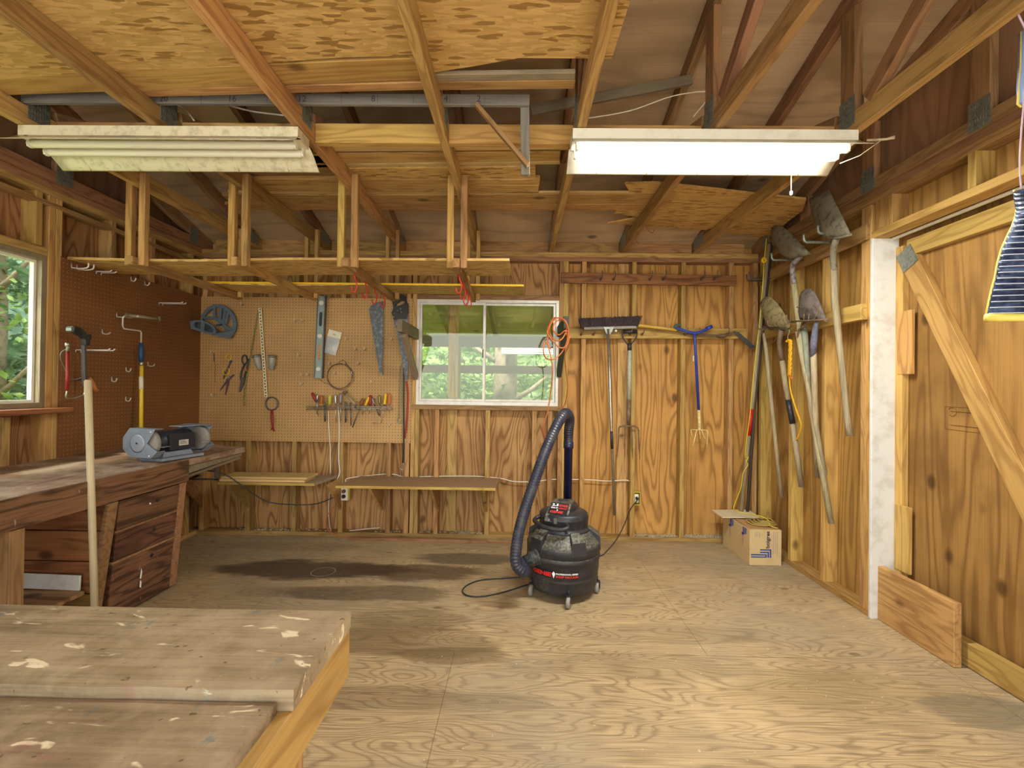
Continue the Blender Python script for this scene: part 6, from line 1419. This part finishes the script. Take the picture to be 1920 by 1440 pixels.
# big square shovel
t = thing('square_shovel', 'large square bladed shovel hanging highest, right end of the upper rail', 'shovel', R(1575, 600, .10))
O = .16
blade('blade', [Kd(*p, O) for p in ((800, 205), (890, 160), (985, 125), (1035, 230), (1110, 380), (1178, 525), (1120, 545), (1050, 560), (985, 562), (935, 552), (895, 490), (840, 380))], SOIL, t, -.035)
build('blade_step', MB().tube([Kd(930, 548, O), Kd(1050, 560, O), Kd(1180, 528, O)], .007, 8), SOIL, t)
build('socket', MB().tube(spline([Kd(1060, 540, O-.03), Kd(1040, 590, O-.01), Kd(1022, 650, O-.02), Kd(1020, 760, O-.04), Kd(1028, 850, O-.05)], 4), [.018]*17, 12), SOIL, t)
build('handle', MB().tube([Kd(1026, 830, .11), R(1565, 560, .10), R(1580, 700, .07), R(1589, 790, .05), R(1594, 817, .045)], [.020, .020, .0175, .0175, .020], 14), HANDLE, t)
# round point shovel far left of it
t = thing('round_shovel', 'round point shovel hanging on the upper rail left of the square one', 'shovel', R(1500, 600, .10))
blade('blade', [Kd(*p, .17) for p in ((465, 470), (495, 445), (545, 440), (620, 500), (700, 580), (770, 655), (822, 705), (760, 720), (690, 735), (640, 748), (590, 735), (545, 700), (495, 620), (460, 540))], SOIL, t, -.03)
build('socket', MB().tube(spline([Kd(725, 715, .15), Kd(700, 750, .15), Kd(660, 790, .15), Kd(650, 840, .14), Kd(658, 900, .13), Kd(668, 970, .12)], 4), .017, 12), plain('flaking_paint_socket', srgb('#8f8a8c'), .6, .2, srgb('#4a3c34'), 40, .75), t)
build('handle', MB().tube([Kd(662, 940, .12), R(1494, 575, .11), R(1510, 690, .09), R(1535, 850, .05), R(1559, 982, .02)], [.020, .0195, .0185, .0175, .0175], 14), HANDLE, t)
# spade caked with mud
t = thing('caked_spade', 'mud caked spade hanging on the lower rail nearest the corner', 'shovel', R(1463, 640, .10))
blade('blade', [K(*p, .15) for p in ((480, 1090), (510, 1030), (560, 1000), (610, 1000), (700, 1090), (770, 1200), (845, 1330), (830, 1375), (700, 1372), (590, 1368), (555, 1340), (520, 1230))], SOILY, t, -.025)
build('socket', MB().tube([R(1466, 618, .13), R(1461, 640, .12), R(1463, 660, .11), R(1467, 676, .10)], .0185, 12), RUST, t)
build('handle', MB().tube([R(1466, 672, .10), R(1472, 715, .09), R(1478, 750, .08)], .0185, 14), HANDLE, t)
build('black_sleeve', MB().tube([R(1477.5, 748, .08), R(1486, 794, .06)], .0195, 14), BLACK, t)
build('lower_handle', MB().tube([R(1485, 790, .06), R(1494, 850, .04), R(1503, 913, .02)], .018, 14), HANDLE, t, label='grey lower handle below the black sleeve')
# small round shovel
t = thing('pointed_shovel', 'dark round shovel with a blue painted socket on the lower rail', 'shovel', R(1526, 640, .10))
blade('blade', [K(*p, .15) for p in ((955, 1000), (980, 940), (1030, 905), (1090, 905), (1140, 950), (1185, 1040), (1225, 1140), (1262, 1240), (1270, 1290), (1180, 1290), (1060, 1285), (960, 1275), (940, 1180))], plain('dark_soil_blade', srgb('#6b605a'), .8, .1, srgb('#39332f'), 20, .75, .4), t, -.03)
build('socket', MB().tube([R(1532, 603, .13), R(1529, 615, .12), R(1526, 640, .11), R(1524, 668, .10)], [.012, .017, .021, .018], 12), plain('blue_socket', srgb('#777b97'), .5, .2, srgb('#4c3d35'), 30, .6), t)
build('handle', MB().tube([R(1525, 660, .10), R(1527, 720, .08), R(1529, 800, .06), R(1533, 895, .03)], .018, 14), HANDLE, t)
# hoe / rake: thin tool left of the spade and the two long handles between
t = thing('garden_hoe', 'long thin handled hoe hanging left of the mud caked spade', 'hoe', R(1440, 640, .08))
build('neck', MB().tube(spline([R(1440, 618, .14), R(1433, 612, .14), R(1430, 620, .13), R(1432, 640, .12), R(1437, 658, .11)], 4), .0065, 8), RUST, t)
build('handle', MB().tube([R(1432, 625, .12), R(1437, 660, .11), R(1447, 760, .08), R(1465, 932, .03)], [.010, .014, .015, .015], 12), HANDLE, t)
build('head', MB().tube([R(1436, 612, .14), R(1452, 616, .14), R(1478, 616, .14)], .008, 8), DKSTEEL, t)
t = thing('garden_rake', 'rake with a long grey handle and curved teeth on the lower rail', 'rake', R(1505, 640, .10))
build('handle', MB().tube([R(1495, 622, .12), R(1500, 650, .11), R(1514, 720, .09), R(1530, 800, .06), R(1546, 890, .03)], [.013, .015, .0165, .016, .016], 12), HANDLE, t)
build('neck', MB().tube(spline([R(1518, 602, .16), R(1508, 612, .14), R(1497, 620, .13), R(1496, 640, .12)], 4), .006, 8).tube(spline([R(1518, 603, .16), R(1505, 605, .14), R(1500, 620, .12)], 4), .004, 8), RUST, t)
build('head_bar', MB().tube([R(1483, 603, .16), R(1515, 601, .17), R(1552, 599, .16)], .0055, 8), RUST, t)
for a in ([(1494, 576), (1502, 576), (1508, 584), (1507, 600)], [(1511, 573), (1522, 571), (1534, 580), (1530, 594), (1520, 602)], [(1516, 600), (1517, 590), (1518, 584)], [(1482, 604), (1482, 592)], [(1545, 600), (1552, 604), (1554, 598)]):
    build('tooth', MB().tube(spline([R(x, y, .17) for x, y in a], 4), .004, 7), RUST, t)
tag(build('grey_handle', MB().tube([R(1508, 615, .10), R(1513, 680, .09), R(1520, 760, .07)], [.020, .016, .014], 12), plain('grey_green_paint', srgb('#8d9182'), .7, 0, srgb('#5f6556'), 20, .5)), 'grey green handle tucked behind the rake handle', 'handle')
# yellow rope and hook
t = thing('yellow_rope', 'twisted yellow rope hanging from a wire hook on the lower rail', 'rope', R(1478, 640, .12))
build('wire_hook', MB().tube(spline([R(1474, 612, .13), R(1479, 612, .13), R(1480, 622, .13), R(1477, 632, .13), R(1479, 640, .13)], 4), .004, 7), GALV, t)
rp = spline([R(1476, 640, .13), R(1480, 638, .13), R(1482, 645, .13), R(1481, 680, .12), R(1480, 705, .11)], 14); m_ = MB()
for k in range(3):
    m_.tube([p+Vector((.004*sin(i*.55+k*2.09), .011*cos(i*.55+k*2.09), 0)) for i, p in enumerate(rp)], .0072, 7)
build('rope_bundle', m_, ROPEY, t)
rp = spline([R(1480, 700, .11), R(1482, 730, .10), R(1492, 765, .08), R(1499, 785, .07), R(1502, 800, .06), R(1496, 820, .05), R(1493, 824, .05)], 12); m_ = MB()
for k in range(3): m_.tube([p+Vector((.002*sin(i*.7+k*2.09), .004*cos(i*.7+k*2.09), 0)) for i, p in enumerate(rp)], .0036, 6)
build('rope_tail', m_, ROPEY, t); build('orange_end', MB().tube([R(1480, 704, .12), R(1486, 711, .12)], .006, 7), ORANGE, t)
tag(build('leather_strap', MB().tube(spline([R(1424, 636, .06), R(1440, 645, .10), R(1452, 640, .11), R(1461, 628, .12), R(1485, 628, .10), R(1500, 618, .12), R(1515, 603, .15)], 5), .006, 6, flat=.35), LEATH), 'brown leather strap looped between the hooks of the lower rail', 'strap')
# hooks
rw_hook(2.93, 2.21, .20, 'pale curved hook under the square shovel, farther one', .009); rw_hook(2.84, 2.235, .17, 'pale curved hook under the square shovel, nearer one', .009)
rw_hook(3.30, 2.20, .20, 'pale curved hook under the round shovel', .008)
rw_hook(3.80, 2.17, .13, 'dark hook on the upper rail nearest the corner', .006, DKSTEEL); rw_hook(3.72, 2.17, .15, 'dark hook on the upper rail beside the corner poles', .006, DKSTEEL)
rw_hook(3.58, 1.75, .14, 'rusty hook carrying the hoe', .006, RUST); rw_hook(3.42, 1.75, .14, 'rusty hook at the left edge of the mud caked blade', .006, RUST); rw_hook(3.20, 1.75, .13, 'rusty hook at the right edge of the mud caked blade', .006, RUST)
# corner poles
p_t, p_b = aY(1441, 458, 3.70), aZ(1384, 960, .22)
p_b = Vector((aY(1384, 955, 3.88).x, 3.88, .03))
t = thing('painted_pole', 'long wooden pole with a red band leaning in the right corner', 'pole', p_b)
build('pole', MB().tube([p_b, p_b.lerp(p_t, .5), p_t], .0165, 12), HANDLE, t)
def tp(py): 
    lo, hi = 0, 1
    return p_b.lerp(p_t, (960-py)/(960-458))
build('red_band', MB().tube([tp(775), tp(730)], .0172, 12), REDP, t)
tag(build('dark_pole', MB().tube([Vector((aY(1398, 955, 3.86).x, 3.86, .03)), aY(1415, 760, 3.82), aY(1447, 455, 3.72)], .012, 10), plain('dark_pole', srgb('#45403a'), .6)), 'dark thin pole behind the long pole in the right corner', 'pole')
cy = [(1437, 447, 3.6), (1433, 488, 3.6), (1431, 520, 3.62), (1425, 600, 3.62), (1419, 650, 3.64), (1411, 720, 3.66), (1407, 770, 3.68), (1401, 815, 3.70), (1397, 855, 3.72), (1403, 857, 3.72), (1399, 866, 3.72), (1402, 872, 3.72), (1393, 888, 3.74), (1389, 915, 3.76), (1376, 950, 3.78), (1381, 958, 3.72), (1400, 963, 3.68), (1423, 967, 3.62), (1440, 975, 3.58)]
tag(build('yellow_lead', MB().tube(spline([aY(x, y, z) for x, y, z in cy]+[Vector((X1-.06, 3.50, H+.02)), Vector((X1-.02, 3.47, H+.01))], 5), .0038, 7), CORDY), 'thin yellow lead running down the corner poles onto the cardboard box', 'lead')
yt = thing('yellow_disc', 'small round yellow disc near the top of the corner poles', 'disc', aY(1432, 488, 3.58))
c = aY(1432, 488, 3.58); build('disc', MB().lathe([(.02, 0), (.021, .003), (.02, .006)], c, (0, -1, 0), 20), YEL, yt); lm = MB(); lettering(lm, 'S', c+Vector((-.008, -.0075, -.011)), (1, 0, 0), (0, 0, 1), height=.022, bold=.02); build('letter', lm, plain('olive_ink', srgb('#6d6220'), .6), yt)
tag(build('red_pencil_mark', MB().tube(spline([aZ(1215, 408, ZS-.001), aZ(1211, 425, ZS-.001), aZ(1222, 437, ZS-.001), aZ(1228, 430, ZS-.001)], 4), .002, 4).tube(spline([aZ(1195, 430, ZS-.001), aZ(1193, 452, ZS-.001), aZ(1206, 462, ZS-.001)], 4), .002, 4), REDS), 'thin red cord pieces hanging above the coat rail', 'cord')
# ---------------------------------------------------------------- ribbed fin at the right edge
FYc = 1.40
def fn(x, y, o=0): return aY(x, y, FYc+o)
t = thing('ribbed_fin', 'flared dark blue ribbed rubber fin with a pale yellow rim hanging at the right edge', 'fin', fn(1905, 400))
left = [(1904, 356), (1906, 372), (1909, 390), (1907, 405), (1900, 425), (1890, 445), (1880, 468), (1873, 492), (1868, 520), (1861, 545), (1856, 568), (1851, 590)]
ctr = 1938; m_ = MB(); n_ = 15; vs = []
den = [left[0]]
for i in range(len(left)-1):
    for k in range(1, 5): den.append((left[i][0]+(left[i+1][0]-left[i][0])*k/4, left[i][1]+(left[i+1][1]-left[i][1])*k/4))
for i, (x, y) in enumerate(den):
    hw = ctr-x
    for j in range(n_+1):
        u = -1+2*j/n_; p = fn(ctr+hw*u, y+4*(u*u-1)*0+u*u*2, -.05*(1-u*u)+.006*(i % 2)*(1-abs(u)**6)); vs.append(p)
m_.add(vs, [(i*(n_+1)+j, i*(n_+1)+j+1, (i+1)*(n_+1)+j+1, (i+1)*(n_+1)+j) for i in range(len(den)-1) for j in range(n_)])
build('ribbed_blade', m_, BASKET, t, solid=.012)
rb = MB()
for y in range(388, 590, 11):
    xl = next((left[i][0]+(left[i+1][0]-left[i][0])*(y-left[i][1])/(left[i+1][1]-left[i][1]) for i in range(len(left)-1) if left[i][1] <= y <= left[i+1][1]), 1900)+2
    hw = ctr-xl; rb.tube([fn(ctr+hw*u, y+u*u*2, -.05*(1-u*u)-.009) for u in [-1+i/7 for i in range(15)]], .0016, 5)
ro = build('white_rib_lines', rb, plain('rib_line', srgb('#b9bed0'), .5), t); ro['kind'] = 'stuff'
build('side_edge', MB().tube([fn(x-1.5, y) for x, y in left], .004, 7), RIM, t); build('side_edge', MB().tube([fn(2*ctr-x+1.5, y) for x, y in left], .004, 7), RIM, t)
build('bottom_rim', MB().tube([fn(ctr+(ctr-1847)*u, 595+u*u*1, -.05*(1-u*u)) for u in [-1+i/8 for i in range(17)]], .012, 10), RIM, t)
build('neck_strap', MB().tube(spline([fn(1915, 356), fn(1912, 300), fn(1919, 200), fn(1930, 100)], 5), .0022, 6), plain('lilac_string', srgb('#c0a8c0'), .6), t)
t = thing('glossy_blue_end', 'glossy white and blue end of something hanging in the top right corner', 'hanging item', fn(1918, 190))
build('body', MB().tube([fn(1926, 60, .05), fn(1924, 120, .05), fn(1920, 165, .05), fn(1915, 195, .05)], [.02, .018, .017, .008], 14), plain('glossy_blue_white', srgb('#8fa8dc'), .2), t)
build('edge', MB().tube([fn(1915, 60, .05), fn(1914, 120, .05), fn(1911, 165, .05), fn(1908, 195, .05), fn(1915, 201, .05)], .003, 8), RIM, t)
build('hanging_string', MB().tube([fn(1926, 62, .05), Vector((fn(1926, 62).x, FYc+.05, 2.5))], .003, 6), MATS['lilac_string'], t)
